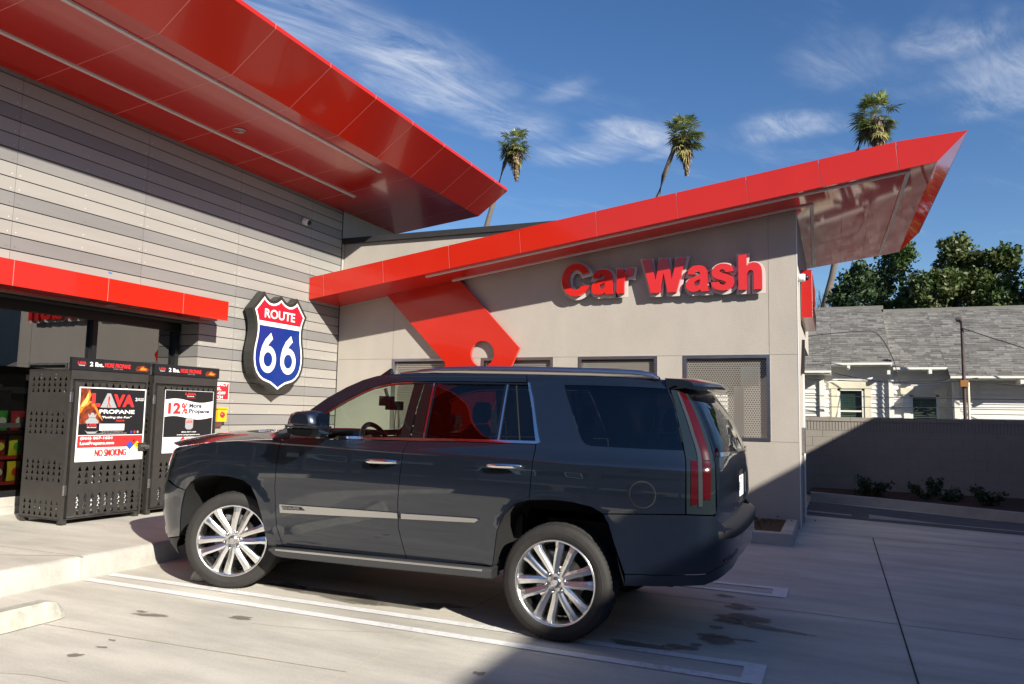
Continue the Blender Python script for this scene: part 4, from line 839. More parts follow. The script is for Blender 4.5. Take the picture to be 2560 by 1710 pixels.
# ------------------------------------------------------------------ palms
PF = leafmat('frond_green', (.19, .235, .07), .4); PF2 = leafmat('frond_olive', (.30, .28, .10), .5); PD = leafmat('dead_frond', (.21, .155, .09), .8, .1)
PTK = mat('palm_trunk', (.13, .11, .09), .9, var=.3, vscale=3, stretch=(1, 1, 6), bump=1, bscale=20)
def palm(top, pts, seed, label, dead_n=46, dead_len=3.6, green_r=2.1):
    rnd = random.Random(seed); base = pts[-1]; t = thing('fan_palm', (base[0], base[1], 0), label, 'palm tree', 'tall fan palms against the sky')
    top = Vector(top); path = [(base[0], base[1], 0)]+[Vector(p) for p in pts[::-1]]+[top]
    tk = MB(); tk.tube(path, [.36]+[.30-.10*i/len(pts) for i in range(len(pts))]+[.19], PTK, 12); tk.build('trunk', t)
    cr = MB()
    def frond(d, L, m, droop, dz=0.):
        o = top+Vector((0, 0, dz)); d = Vector(d).normalized(); side = d.cross(Vector((0, 0, 1)))
        if side.length < .1: side = Vector((1, 0, 0))
        side.normalize(); hub = o+d*L*.50+Vector((0, 0, -droop*L*.06)); w_ = .02; up_ = side.cross(d)
        cr.add([o-side*w_, o+side*w_, hub+side*w_, hub-side*w_], [(0, 1, 2, 3)], m, .9)
        n = 13; sh = rnd.uniform(.6, 1.35)
        for k in range(n):
            a = (k/(n-1)-.5)*R(215); ll = L*.50*(1-.22*abs(k/(n-1)-.5)*2)*rnd.uniform(.75, 1.1)
            dd = (d*math.cos(a)+side*math.sin(a)+up_*rnd.uniform(-.12, .12)).normalized(); mid = hub+dd*ll*.55; tip = hub+dd*ll+Vector((0, 0, -droop*ll*rnd.uniform(.25, .55))); ww = (side*math.cos(a)-d*math.sin(a))*ll*.075
            cr.add([hub, mid+ww, tip, mid-ww], [(0, 1, 2, 3)], m, sh*rnd.uniform(.7, 1.25))
    for i in range(64):
        a = rnd.random()*6.28; el = math.asin(rnd.uniform(-.55, .99)); dz = -rnd.random()*1.3 if el < .5 else .0
        frond((math.cos(a)*math.cos(el), math.sin(a)*math.cos(el), math.sin(el)), green_r*rnd.uniform(.72, 1.12), PF if rnd.random() < .9 else PF2, .5, dz)
    cr.build('crown', t)
    cr = MB()
    for i in range(16):
        a = rnd.random()*6.28; el = R(rnd.uniform(-78, -30)); frond((math.cos(a)*math.cos(el), math.sin(a)*math.cos(el), math.sin(el)), green_r*rnd.uniform(.55, .95), PF2 if rnd.random() < .6 else PD, .9, -rnd.uniform(.6, 1.6))
    for i in range(dead_n*9):
        a = rnd.random()*6.28; q = rnd.random()**.8; r = (.95*(1-q)+.18)*rnd.uniform(.35, 1.05); z0 = -q*dead_len*.72-.9; ln = rnd.uniform(.3, .95)
        p0 = top+Vector((math.cos(a)*r*.8+.25*q, math.sin(a)*r*.8, z0+.5)); p1 = top+Vector((math.cos(a)*r+.3*q, math.sin(a)*r, z0+.2-ln)); s_ = Vector((-math.sin(a), math.cos(a), 0))*rnd.uniform(.03, .11)
        cr.add([p0-s_*.4, p0+s_*.4, p1+s_, p1-s_], [(0, 1, 2, 3)], PD, rnd.uniform(.35, 1.35))
    cr.build('dead_skirt', t)
palm((-31.75, 75, 31.3), [(-32.9, 75, 29.0), (-33.9, 75, 25.6), (-34.9, 75, 22.2), (-36.5, 75, 12)], 21, 'smallest leaning fan palm, leftmost, beside the tip of the dark red roof', dead_len=4.2)
palm((-13.45, 75, 30.3), [(-14.5, 75, 28.2), (-15.45, 75, 25.7), (-16.1, 75, 23.4), (-18, 75, 11)], 22, 'leaning fan palm in the middle, over the rising red fascia', dead_len=4.6, green_r=2.35)
palm((3.85, 75, 29.6), [(2.62, 75, 27.4), (2.2, 75, 25.9), (-.07, 75, 14.7), (-.9, 75, 11.6)], 23, 'bushiest fan palm on the right with its crown just above the red fascia', dead_n=60, dead_len=4.4, green_r=2.4)
# ------------------------------------------------------------------ shrubs
def shrub(x, y, z, s, seed, label, n=900):
    rnd = random.Random(seed); t = thing('shrub', (x, y, z), label, 'shrub', 'young shrubs along the garden wall'); st_ = MB(); fo = MB()
    for k in range(8):
        a = rnd.random()*6.28; tip = Vector((x+math.cos(a)*s*rnd.uniform(.2, 1), y+math.sin(a)*s*.6*rnd.random(), z+s*rnd.uniform(.25, .95))); st_.tube([(x, y, z-.02), tip], [.008, .004], BARK, 4, cap=False)
        for _ in range(n//8):
            f = rnd.uniform(.35, 1.05); p = Vector((x, y, z))*(1-f)+tip*f+Vector((rnd.gauss(0, .04), rnd.gauss(0, .04), rnd.gauss(0, .035))); leafcard(fo, p, rnd.uniform(.045, .085), LS, rnd, .6)
    st_.build('stem', t); fo.build('foliage', t)
shrub(.62, 16.95, .08, .42, 1, 'low shrub at the wall nearest the car wash corner'); shrub(1.72, 16.9, .05, .46, 2, 'middle shrub, the most upright of the three at the wall'); shrub(2.52, 16.6, .04, .40, 6, 'wide low shrub farthest along the wall'); 
rnd = random.Random(9); gc = MB()
for _ in range(1500):
    x = -1.75+rnd.gauss(0, .42); gc_z = .09+abs(rnd.gauss(0, .05)); leafcard(gc, (x, 11.55+rnd.gauss(0, .22), gc_z), rnd.uniform(.03, .06), LS if rnd.random() < .8 else LF2, rnd, 1)
tag(gc.build('ground_cover'), 'low green ground cover in the kerbed bed by the wash wall', 'plants', kind='stuff')
# ------------------------------------------------------------------ white house
HS = thing('white_house', (3, 21, 0), 'white clapboard house with a grey shingle roof behind the garden wall', 'house')
SID = mat('siding_white', (.70, .69, .64), .6, var=.05, vscale=3); TRM = mat('trim_white', (.72, .72, .66), .55); TRM2 = mat('trim_worn', (.66, .62, .47), .7, var=.12, vscale=4)
hw = MB()
def lap(x0, x1, y, z0, z1, p=.115):
    z = z0
    while z < z1: zz = min(z+p, z1); hw.add([(x0, y-.022, z), (x1, y-.022, z), (x1, y, zz), (x0, y, zz)], [(0, 1, 2, 3)], SID); hw.add([(x0, y, z), (x1, y, z), (x1, y-.022, z), (x0, y-.022, z)], [(0, 1, 2, 3)], SID); z = zz
def wallhole(x0, x1, y, z0, z1, hx0, hx1, hz0, hz1): lap(x0, hx0, y, z0, z1); lap(hx1, x1, y, z0, z1); lap(hx0, hx1, y, hz1, z1); lap(hx0, hx1, y, z0, hz0)
hw.box((-8, 21.35, 0), (-.28, 21.45, 2.9), SID)
lap(-8, -.28, 21.0, .3, 2.83); wallhole(-.28, 1.27, 21.25, .3, 2.98, .07, .66, 1.25, 2.38); wallhole(1.27, 2.60, 21.3, .3, 2.86, 1.71, 2.31, 1.15, 2.24); lap(2.72, 14, 21.0, .3, 2.62)
hw.box((2.6, 21.0, 0), (2.72, 21.8, 2.64), SID); hw.box((-.4, 21.0, 0), (-.28, 21.8, 2.8), SID)
hw.build('wall', HS)
rf = MB(); rnd = random.Random(4); SHG = facevar(mat('shingle_grey', (.175, .168, .152), .9, var=.10, vscale=9, bump=.4, bscale=60), 0); SHD = mat('shingle_under', (.10, .10, .10), .9)
def shroof(x0, x1, y0, z0, y1, z1):
    n = int(math.hypot(y1-y0, z1-z0)/.145); rf.add([(x0, y0+.02, z0-.02), (x1, y0+.02, z0-.02), (x1, y1, z1-.02), (x0, y1, z1-.02)], [(0, 1, 2, 3)], SHD)
    for i in range(n):
        f0, f1 = i/n, (i+1)/n; x = x0
        while x < x1:
            w_ = min(rnd.choice((.09, .14, .2, .26)), x1-x); lift = rnd.choice((.006, .014)); dz = rnd.choice((0, .22)) if rnd.random() < .5 else 0
            a0 = f0+dz/n*.9
            ya, yb2 = y0+(y1-y0)*f0-.0, y0+(y1-y0)*f1; za, zb2 = z0+(z1-z0)*(f0 if not dz else a0)+lift, z0+(z1-z0)*f1
            ya = y0+(y1-y0)*(f0 if not dz else a0)
            s = rnd.uniform(.62, 1.22); rf.add([(x, ya, za), (x+w_-.004, ya, za), (x+w_-.004, yb2, zb2+.004), (x, yb2, zb2+.004)], [(0, 1, 2, 3)], SHG, s)
            rf.add([(x, ya, za-.018), (x+w_-.004, ya, za-.018), (x+w_-.004, ya, za), (x, ya, za)], [(0, 1, 2, 3)], SHG, s*.6); x += w_
shroof(-8, -.08, 20.50, 2.80, 25, 4.93); shroof(-.08, 1.30, 20.96, 3.018, 25, 4.93); shroof(1.30, 2.48, 20.99, 2.90, 25, 4.80); shroof(2.48, 14, 20.48, 2.66, 25, 4.80)
rf.add([(1.30, 20.98, 3.02), (1.30, 25, 4.94), (1.30, 25, 4.6), (1.30, 20.98, 2.8)], [(0, 1, 2, 3)], TRM); rf.box((-8, 24.95, 4.88), (1.35, 25.1, 4.99), SHG); rf.box((1.35, 24.95, 4.78), (14, 25.1, 4.87), SHG)
rf.build('roof', HS)
for x0, x1, y, z in ((-8, -.08, 20.47, 2.78), (-.08, 1.30, 20.93, 3.0), (1.32, 2.48, 20.96, 2.88), (2.48, 14, 20.45, 2.64)):
    gt = MB(); gt.box((x0, y-.04, z-.035), (x1, y+.03, z+.02), TRM); gt.box((x0, y+.03, z-.06), (x1, 21.3, z-.04), SID); gt.build('gutter', HS)
for x, z in ((.32, 2.93), (1.22, 2.8), (2.12, 2.81), (3.9, 2.55)): br_ = MB(); y_ = 20.44 if x > 2.5 else 20.9; br_.box((x-.035, y_, z-.07), (x+.035, 21.28, z+.03), TRM); br_.build('eave_bracket', HS)
for x, z in ((-.31, 2.8), (1.28, 2.94), (2.66, 2.55)): ps = MB(); ps.box((x-.055, 21.17 if 0 < x < 2 else 20.93, 0), (x+.055, 21.24 if 0 < x < 2 else 20.99, z), TRM); ps.build('corner_board', HS)
BLND = mat('blind', (.30, .36, .33), .6)
for x0, x1, z0, z1, y, sh in ((.07, .66, 1.25, 2.38, 21.25, 0), (1.71, 2.31, 1.15, 2.24, 21.3, 1)):
    w_ = MB(); t = .045
    w_.box((x0-.02, y-.03, z1-t), (x1+.02, y+.04, z1+.01), TRM); w_.box((x0-.02, y-.03, z0), (x1+.02, y+.04, z0+t), TRM); w_.box((x0-.02, y-.03, z0), (x0+t, y+.04, z1), TRM); w_.box((x1-t, y-.03, z0), (x1+.02, y+.04, z1), TRM)
    if not sh: w_.box((x0+t, y-.02, 1.80), (x1-t, y+.03, 1.84), TRM)
    wo = w_.build('window', HS)
    q = MB(); q.quad([(x0, y+.01, z0), (x1, y+.01, z0), (x1, y+.01, z1), (x0, y+.01, z1)], G_HOUSE); q.build('pane', wo)
    bl = MB(); z = z0
    while z < z1: bl.box((x0, y+.06, z), (x1, y+.065, z+.035), BLND); z += .042
    bl.build('blind', wo)
    tm = MB(); tm.box((x0-.16, y-.05, z0-.1), (x0-.02, y-.022, z1+.14), TRM2 if not sh else TRM); tm.box((x1+.02, y-.05, z0-.1), (x1+.17, y-.022, z1+.14), TRM2); tm.box((x0-.22, y-.06, z1+.01), (x1+.20, y-.023, z1+.17), TRM2); tm.build('window_trim', wo)
# mast and wires
um = MB(); MST = mat('rusty_pipe', (.07, .05, .05), .7, var=.25, vscale=10); um.tube([(2.72, 20.2, 0), (2.72, 20.2, 3.9)], .038, MST, 10); um.tube([(2.72, 20.2, 3.9), (2.68, 20.2, 3.96), (2.60, 20.2, 3.94)], [.06, .07, .05], MST, 10)
um.box((2.64, 20.12, 2.40), (2.80, 20.26, 2.55), mat('rust', (.28, .13, .04), .8)); um.tube([(2.80, 20.2, 0), (2.80, 20.2, 2.5)], .03, TRM2, 8)
tag(um.build('service_mast', root=(2.72, 20.2, 0)), 'thin rusty service mast with a bent cap in front of the shingle roof', 'mast')
WIR = mat('wire', (.03, .03, .035), .6)
def wire(a, b, sag, r, label):
    m = MB(); a, b = Vector(a), Vector(b); m.tube([a.lerp(b, t/14)+Vector((0, 0, -4*sag*(t/14)*(1-t/14))) for t in range(15)], r, WIR, 5)
    tag(m.build('overhead_wire', root=a), label, 'wire', 'service wires to the white house')
wire((2.70, 20.15, 3.75), (7.5, 19.4, 2.0), .1, .012, 'dark wire running down to the right from the mast cap')
wire((-.6, 20.1, 3.62), (.8, 20.1, 3.72), -.02, .010, 'wire crossing the grey shingles beside the red box sign'); wire((.8, 20.1, 3.72), (1.32, 20.5, 3.0), -.18, .012, 'wire curving down the shingle roof to the eave corner')
wire((1.32, 20.5, 3.0), (1.45, 20.3, 2.45), .05, .010, 'short wire hanging from the eave corner')
wire((.0, 20.2, 2.72), (2.7, 20.2, 2.55), .14, .013, 'thick wire sagging across both windows to the mast'); wire((-1, 20.2, 2.62), (3, 20.2, 2.60), .10, .009, 'thin wire just under the thick wire over the house windows')
wire((-1, 20.2, 2.18), (6, 20.2, 2.12), .02, .009, 'wire level with the upper window panes'); wire((-1, 20.2, 1.90), (6, 20.2, 1.98), .02, .008, 'lowest wire, just above the garden wall'); wire((2.7, 20.2, 2.55), (8, 20.0, 2.2), .08, .010, 'wire leaving the mast to the right edge')
# ------------------------------------------------------------------ filling-station canopies behind the camera (cast the shade, mirrored in the car)
def canopy(x0, y0, x1, y1, z0, z1, label, cols):
    t = thing('fuel_canopy', ((x0+x1)/2, (y0+y1)/2, 0), label, 'canopy'); m = MB(); m.box((x0, y0, z0), (x1, y1, z1), RED); m.build('roof', t)
    u = MB(); u.box((x0+.15, y0+.15, z0-.03), (x1-.15, y1-.15, z0-.002), WHITE); u.build('ceiling', t)
    for cx, cy in cols: c_ = MB(); c_.box((cx-.25, cy-.25, gz(cx)-.05), (cx+.25, cy+.25, z0), WHITE); c_.build('column', t)
canopy(6.72, -20, 24, 16, 4.6, 5.2, 'red edged fuel canopy beside the lot whose shade falls over the drive', [(10, 12), (10, 0), (18, 12), (18, 0)])
canopy(-22, -26, 6.4, -6.5, 4.3, 5.1, 'red edged fuel canopy across the lot mirrored in the car doors', [(-14, -13), (-6, -13), (1, -13)])
for i, (px, py) in enumerate(((-11.5, -13), (-3.5, -13))):
    pt = thing('fuel_pump', (px, py, gz(px)), ('fuel pump under the far canopy, the one nearer the shop', 'fuel pump under the far canopy, the one nearer the drive')[i], 'fuel pump', 'fuel pumps under the canopy across the lot'); q = MB(); z = gz(px)
    q.box((px-.45, py-.3, z), (px+.45, py+.3, z+.9), WHITE); q.box((px-.45, py-.28, z+.9), (px+.45, py+.28, z+2.1), RED); q.build('cabinet', pt); q = MB(); q.box((px-.3, py+.29, z+1.2), (px+.3, py+.31, z+1.8), INK); q.build('screen', pt)
nb = MB(); nb.box((27, -45, 0), (36, 34, 7.5), STUC); nb.box((26.9, -45, 7.5), (36, 34, 7.8), STUC)  # unseen block added to dim the low sky over the shaded drive
tag(nb.build('sky_blocker', root=(30, 0, 0)), 'plain unseen block added beyond the drive to screen off low sky light', 'building')
rs = random.Random(2)
for i in range(7):
    x = -42+i*11; tree_m = [LF, LF3]; 
bl = MB(); bl.box((-60, -62, 0), (40, -50, 6), STUC); bl.box((-60, -62.2, 6), (40, -49.8, 6.5), CAPM)  # unseen block put in for the car paint to mirror
tag(bl.build('mirrored_block', root=(-10, -56, 0)), 'long low unseen building added behind the camera to be mirrored faintly in the car', 'building')
# ------------------------------------------------------------------ the SUV
YC = 6.165; XA = -4.773
PL = [(0,-1.09),(.3,-1.085),(.55,-1.055),(.7,-1.01),(.8,-.945),(.88,-.86),(.94,-.74),(.975,-.58),(1.0,-.35),(1.015,0),(1.018,.4),(1.018,1.0),(1.018,1.8),(1.018,2.6),(1.015,3.0),(1.005,3.4),(.985,3.7),(.96,3.88),(.925,3.98),(.86,4.04),(.7,4.08),(.35,4.105),(0,4.11)]
def crs(P, n=14):
    P = np.array(P, float); Q = np.vstack([2*P[0]-P[1], P, 2*P[-1]-P[-2]]); out = []
    for i in range(1, len(Q)-2):
        a, b, c, d = Q[i-1], Q[i], Q[i+1], Q[i+2]
        t0 = 0; t1 = np.sqrt(np.linalg.norm(b-a)); t2 = t1+np.sqrt(np.linalg.norm(c-b)); t3 = t2+np.sqrt(np.linalg.norm(d-c))
        for k in range(n):
            t = t1+(t2-t1)*k/n
            A1 = (t1-t)/(t1-t0)*a+(t-t0)/(t1-t0)*b; A2 = (t2-t)/(t2-t1)*b+(t-t1)/(t2-t1)*c; A3 = (t3-t)/(t3-t2)*c+(t-t2)/(t3-t2)*d
            B1 = (t2-t)/(t2-t0)*A1+(t-t0)/(t2-t0)*A2; B2 = (t3-t)/(t3-t1)*A2+(t-t1)/(t3-t1)*A3
            out.append((t2-t)/(t2-t1)*B1+(t-t1)/(t2-t1)*B2)
    out.append(P[-1]); return np.array(out)
PC = crs(PL); SLN = np.concatenate([[0], np.cumsum(np.hypot(*np.diff(PC, axis=0).T))]); STOT = float(SLN[-1])
KZs = crs(list(zip([.30,.36,.45,.6,.8,.95,1.1,1.18,1.24,1.28,1.32,1.36,1.55,1.70,1.78,1.83,1.86,1.90],[.95,.965,.985,1.0,1.010,1.016,1.014,1.007,1.003,.980,.964,.952,.885,.832,.80,.77,.735,.67])), 6)
FO = crs(list(zip([.05,.12,.2,.29,.4,.7,.84,.98,1.118,1.17,1.3,1.9],[.24,.2,.14,.05,.035,0,.03,.06,.11,.15,.3,1.0])), 6)
RO = crs(list(zip([0,.6,1.03,1.27,1.35,1.43,1.54,1.65,1.72,1.85,1.95],[0,0,0,-.005,-.02,-.05,-.10,-.16,-.21,-.31,-.4])), 6)
def smst(a, b, x): t = min(1, max(0, (x-a)/(b-a))); return t*t*(3-2*t)
def S0(s, z):
    w = float(np.interp(s, SLN, PC[:, 0])); x = float(np.interp(s, SLN, PC[:, 1]))
    if s > STOT: w = -(s-STOT); x = 4.11
    fw = 1-smst(-.75, -.1, x); rw = smst(3.2, 3.9, x)
    # fender lips swell slightly over the wheels; lower doors tuck in
    fl = 0
    for cx in (0, 2.946):
        r = math.hypot(x-cx, z-.42); fl += .012*smst(.62, .50, r) if z > .3 else 0
    return Vector((x+float(np.interp(z, FO[:, 0], FO[:, 1]))*fw+float(np.interp(z, RO[:, 0], RO[:, 1]))*rw, w*float(np.interp(z, KZs[:, 0], KZs[:, 1]))/1.018+fl, z))
def nrm(s, z):
    e = .014; a = S0(s+e, z)-S0(s-e, z); b = S0(s, z+e)-S0(s, z-e); n = b.cross(a)
    return -n.normalized() if n.dot(Vector((0, 1, 0))) < 0 and s > .4 else n.normalized()
def Sf(s, z, off=0): return S0(s, z)+nrm(s, z)*off
def cw(p, side=1): return (XA+p[0], YC-p[1]*side, gz(XA+p[0])+p[2])
PAINTC = bpy.data.materials.new('car_paint')
def carpaint():
    m = PAINTC; m.use_nodes = True; b = m.node_tree.nodes['Principled BSDF'].inputs
    b['Base Color'].default_value = (.011, .0175, .031, 1); b['Metallic'].default_value = .55; b['Roughness'].default_value = .30; b['Coat Weight'].default_value = 1; b['Coat Roughness'].default_value = .012; b['Coat IOR'].default_value = 1.72; b['Specular IOR Level'].default_value = .5
    nt = m.node_tree; vo = N(nt, 'ShaderNodeTexNoise'); vo.inputs['Scale'].default_value = 900; tc = N(nt, 'ShaderNodeTexCoord'); nt.links.new(tc.outputs['Object'], vo.inputs[0]); bp = N(nt, 'ShaderNodeBump'); bp.inputs['Strength'].default_value = .04; bp.inputs['Distance'].default_value = .002; nt.links.new(vo.outputs[0], bp.inputs['Height']); nt.links.new(bp.outputs[0], b['Normal'])
carpaint()
CHR = mat('chrome', (.80, .80, .81), .09, metal=1); SATIN = mat('satin_chrome', (.55, .55, .56), .25, metal=1); BPL = mat('black_plastic', (.018, .018, .019), .55, var=.1, vscale=10); GBL = mat('gloss_black', (.006, .006, .007), .05, coat=.6)
RUB = mat('tyre_rubber', (.024, .0225, .021), .75, var=.15, vscale=20); INT = mat('cabin_trim', (.025, .021, .019), .7); LIN = mat('wheel_liner', (.010, .010, .010), .95, var=.2)
TLR = mat('lamp_red', (.042, .002, .004), .15, coat=.3); TLD = mat('lamp_smoke', (.012, .018, .021), .06, coat=.9); TLW = mat('lamp_clear', (.055, .062, .068), .15, coat=.3, metal=.4)
SUV = thing('parked_suv', (XA+1.47, YC, gz(XA+1.47)), 'dark blue-grey seven seat SUV with chrome wheels parked nose-in to the walk', 'car')
def panel(name, poly, m, off=0, gap=.003, th=.012, holes=(), parent=None, sides=(1, -1), mb=None, flange=True, gs=.07, gzz=.045, offf=None, build=True):
    """poly in (s,z) on the body surface"""
    outl = []
    for side in sides:
        ring = [Vector((a, b, 0)) for a, b in poly]
        area = sum(ring[i].x*ring[(i+1) % len(ring)].y-ring[(i+1) % len(ring)].x*ring[i].y for i in range(len(ring)))
        if area < 0: ring = ring[::-1]
        if gap:
            nr = []
            for i in range(len(ring)):
                a, b, c = ring[i-1], ring[i], ring[(i+1) % len(ring)]; t1 = (b-a).normalized(); t2 = (c-b).normalized()
                nn = Vector((-(t1.y+t2.y), t1.x+t2.x, 0)); nn = nn.normalized() if nn.length > 1e-6 else Vector((-t1.y, t1.x, 0)); k = 1/max(.5, nn.dot(Vector((-t1.y, t1.x, 0)))); nr.append(b+nn*gap*k)
            ring = nr
        rings = [ring]+[[Vector((a, b, 0)) for a, b in h] for h in holes]
        tri = tessellate_polygon(rings); flat = [p for r in rings for p in r]
        bm = bmesh.new(); vs = [bm.verts.new(p) for p in flat]
        for t in tri:
            try: bm.faces.new([vs[i] for i in t])
            except ValueError: pass
        s0, s1 = min(p.x for p in flat), max(p.x for p in flat); z0, z1 = min(p.y for p in flat), max(p.y for p in flat)
        k = math.ceil(s0/gs)*gs
        while k < s1: bmesh.ops.bisect_plane(bm, geom=bm.verts[:]+bm.edges[:]+bm.faces[:], plane_co=(k, 0, 0), plane_no=(1, 0, 0), dist=1e-5); k += gs
        k = math.ceil(z0/gzz)*gzz
        while k < z1: bmesh.ops.bisect_plane(bm, geom=bm.verts[:]+bm.edges[:]+bm.faces[:], plane_co=(0, k, 0), plane_no=(0, 1, 0), dist=1e-5); k += gzz
        bmesh.ops.dissolve_degenerate(bm, dist=1e-5, edges=bm.edges[:])
        bmesh.ops.triangulate(bm, faces=bm.faces[:]); bm.verts.index_update(); bm.normal_update()
        P = []; Nn = []
        for v in bm.verts:
            o = off+(offf(v.co.x, v.co.y) if offf else 0); n = nrm(v.co.x, v.co.y); p = S0(v.co.x, v.co.y)+n*o
            P.append(Vector(cw(p, side))); Nn.append(Vector((n.x, -n.y*side, n.z)))
        F = []
        for f in bm.faces:
            ix = [v.index for v in f.verts]; a, b, c = [P[i] for i in ix]
            if (b-a).cross(c-a).dot(Nn[ix[0]]) < 0: ix = ix[::-1]
            F.append(ix)
        q = MB(); q.add(P, F, m, smooth=True); cn = list(Nn)
        if flange:
            n0 = len(P)
            for e in bm.edges:
                if len(e.link_faces) == 1:
                    a, b = e.verts[0].index, e.verts[1].index; A, B, A2, B2 = P[a], P[b], P[a]-Nn[a]*th, P[b]-Nn[b]*th
                    fn = (B-A).cross(A2-A).normalized(); q.add([A, B, B2, A2], [(0, 1, 2, 3)], m); cn += [fn]*4
        bm.free()
        q.nrm = cn; outl.append(q)
    res = []
    for q in outl:
        o = q.build(name, parent or SUV)
        o.data.normals_split_custom_set_from_vertices([tuple(n) for n in q.nrm]); res.append(o)
    return res
FARCH = [(1.21,.37),(1.237,.443),(1.285,.608),(1.323,.78),(1.386,.856),(1.506,.905),(1.678,.932),(1.86,.934),(2.011,.915),(2.098,.869),(2.161,.77),(2.212,.642),(2.257,.458),(2.281,.404)]
RARCH = [(4.303,.468),(4.318,.559),(4.341,.725),(4.393,.838),(4.474,.92),(4.584,.955),(4.763,.972),(4.903,.967),(5.041,.946),(5.122,.907),(5.161,.84),(5.201,.715),(5.238,.553),(5.268,.434)]
FG = [(2.372,1.273),(2.356,1.215),(2.345,1.074),(2.336,.896),(2.346,.747),(2.366,.563),(2.399,.473),(2.42,.412)]
RG = [(3.56,1.320),(3.534,1.251),(3.52,1.065),(3.506,.856),(3.515,.661),(3.554,.527),(3.58,.45),(3.585,.428)]
# fenders, doors, quarters
fender = [(1.466,1.200),(1.65,1.217),(1.849,1.236),(2.101,1.258),(2.254,1.268)]+FG+FARCH[::-1][0:11]+[(1.20,.80),(1.03,.85),(1.082,1.007),(1.097,1.106),(1.381,1.161)]
panel('fender', fender, PAINTC)
fd = FG[::-1]+[(2.44,1.283),(3.0,1.306)]+RG+[(3.0,.425)]
fdoor = panel('door', fd, PAINTC)
rd = RG[::-1]+[(4.0,1.337),(4.603,1.350),(4.602,1.231),(4.594,1.137),(4.59,1.056),(4.584,.957)]+RARCH[0:5][::-1]+[(3.92,.445)]
rdoor = panel('door', rd, PAINTC)
DWIN = [(4.759,1.787),(4.95,1.789),(5.163,1.787),(5.5,1.786),(5.768,1.780),(5.735,1.66),(5.70,1.53),(5.682,1.43),(5.672,1.361),(5.45,1.358),(5.20,1.357),(5.02,1.358),(4.975,1.368),(4.944,1.395),(4.905,1.47),(4.858,1.568),(4.80,1.69)]
quarter = [(4.433,1.861),(4.7,1.860),(4.949,1.857),(5.4,1.852),(5.787,1.844),(5.780,1.776),(5.745,1.68),(5.714,1.596),(5.69,1.47),(5.676,1.36),(5.678,1.3),(5.675,.946),(5.4,.928)]+RARCH[5:10][::-1]+[(4.59,1.056),(4.594,1.137),(4.602,1.231),(4.606,1.345),(4.544,1.571),(4.466,1.80)]
panel('quarter_panel', quarter, PAINTC, holes=[DWIN])
panel('quarter_window', DWIN, G_TINT, gap=.001, off=-.004, th=.004)
frame = [(2.254,1.268),(2.28,1.30),(2.317,1.34),(2.408,1.409),(2.499,1.477),(2.589,1.544),(2.707,1.632),(2.866,1.724),(3.008,1.788),(3.122,1.823),(3.25,1.842),(3.40,1.852),(3.547,1.857),(3.932,1.860),(4.433,1.861),(4.466,1.80),(4.29,1.797),(3.99,1.795),(3.685,1.792),(3.487,1.783),(3.415,1.780),(3.285,1.767),(3.137,1.733),(3.042,1.694),(2.901,1.622),(2.744,1.527),(2.559,1.411),(2.47,1.375),(2.425,1.345),(2.428,1.30),(2.44,1.283),(2.372,1.273)]
panel('side_frame', frame, PAINTC)
gapl = [(3.25,1.822),(3.349,1.826),(3.916,1.834),(4.446,1.838),(4.446,1.834),(3.916,1.830),(3.349,1.822),(3.25,1.818)]
panel('door_gap', gapl, BPL, off=.001, gap=0, flange=False)
# chrome around the side glass
DT = [(3.487,1.777),(3.415,1.774),(3.285,1.761),(3.137,1.727),(3.042,1.688),(2.901,1.615),(2.744,1.520),(2.559,1.404),(2.48,1.370),(2.440,1.342),(2.436,1.31),(2.462,1.293)]
tin = [(3.487,1.764),(3.415,1.762),(3.285,1.749),(3.137,1.714),(3.048,1.676),(2.907,1.603),(2.750,1.508),(2.563,1.394),(2.49,1.360),(2.458,1.338),(2.456,1.32),(2.475,1.312)]
belt_lo = [(2.462,1.286),(3.0,1.308),(3.56,1.322),(4.0,1.338),(4.610,1.352)]; belt_hi = [(2.475,1.312),(3.0,1.328),(3.56,1.343),(4.0,1.357),(4.603,1.371)]
panel('chrome_belt', belt_lo+belt_hi[::-1], CHR, off=.006, gap=0)
panel('window_frame', DT+[(2.462,1.288)]+[(2.475,1.312)]+tin[::-1]+[(4.29,1.777),(4.455,1.78),(4.458,1.795),(4.29,1.794),(3.685,1.788)][0:0], CHR, off=.003, gap=0)
panel('window_frame', [(3.487,1.777),(3.685,1.786),(4.0,1.789),(4.29,1.791),(4.462,1.793),(4.462,1.781),(4.29,1.779),(3.685,1.774),(3.487,1.764)], GBL, off=.002, gap=0)
panel('pillar_trim', [(4.470,1.797),(4.487,1.795),(4.534,1.68),(4.578,1.53),(4.610,1.43),(4.636,1.362),(4.606,1.352),(4.578,1.45),(4.541,1.59),(4.498,1.72)], CHR, off=.006, gap=0)
# side glass
panel('door_window', [(2.80,1.325),(3.468,1.342),(3.498,1.762),(3.417,1.758),(3.286,1.745),(3.139,1.710),(3.044,1.672),(2.903,1.600),(2.755,1.512)], G_CLEAR, off=-.012, gap=0, th=.003)
panel('door_window', [(3.688,1.348),(4.285,1.362),(4.292,1.778),(3.682,1.772)], G_TINT, off=-.010, gap=0, th=.003)
panel('door_window', [(4.318,1.362),(4.600,1.369),(4.56,1.50),(4.51,1.65),(4.466,1.779),(4.318,1.778)], G_TINT, off=-.010, gap=0, th=.003)
panel('pillar_cover', [(3.468,1.340),(3.557,1.343),(3.560,1.57),(3.582,1.772),(3.498,1.765)], GBL, off=-.004, gap=.001)
panel('pillar_cover', [(3.567,1.343),(3.690,1.346),(3.684,1.775),(3.592,1.773),(3.570,1.57)], GBL, off=-.004, gap=.001)
panel('pillar_cover', [(2.45,1.31),(2.80,1.323),(2.757,1.512),(2.563,1.394),(2.48,1.355)], GBL, off=-.006, gap=.001)
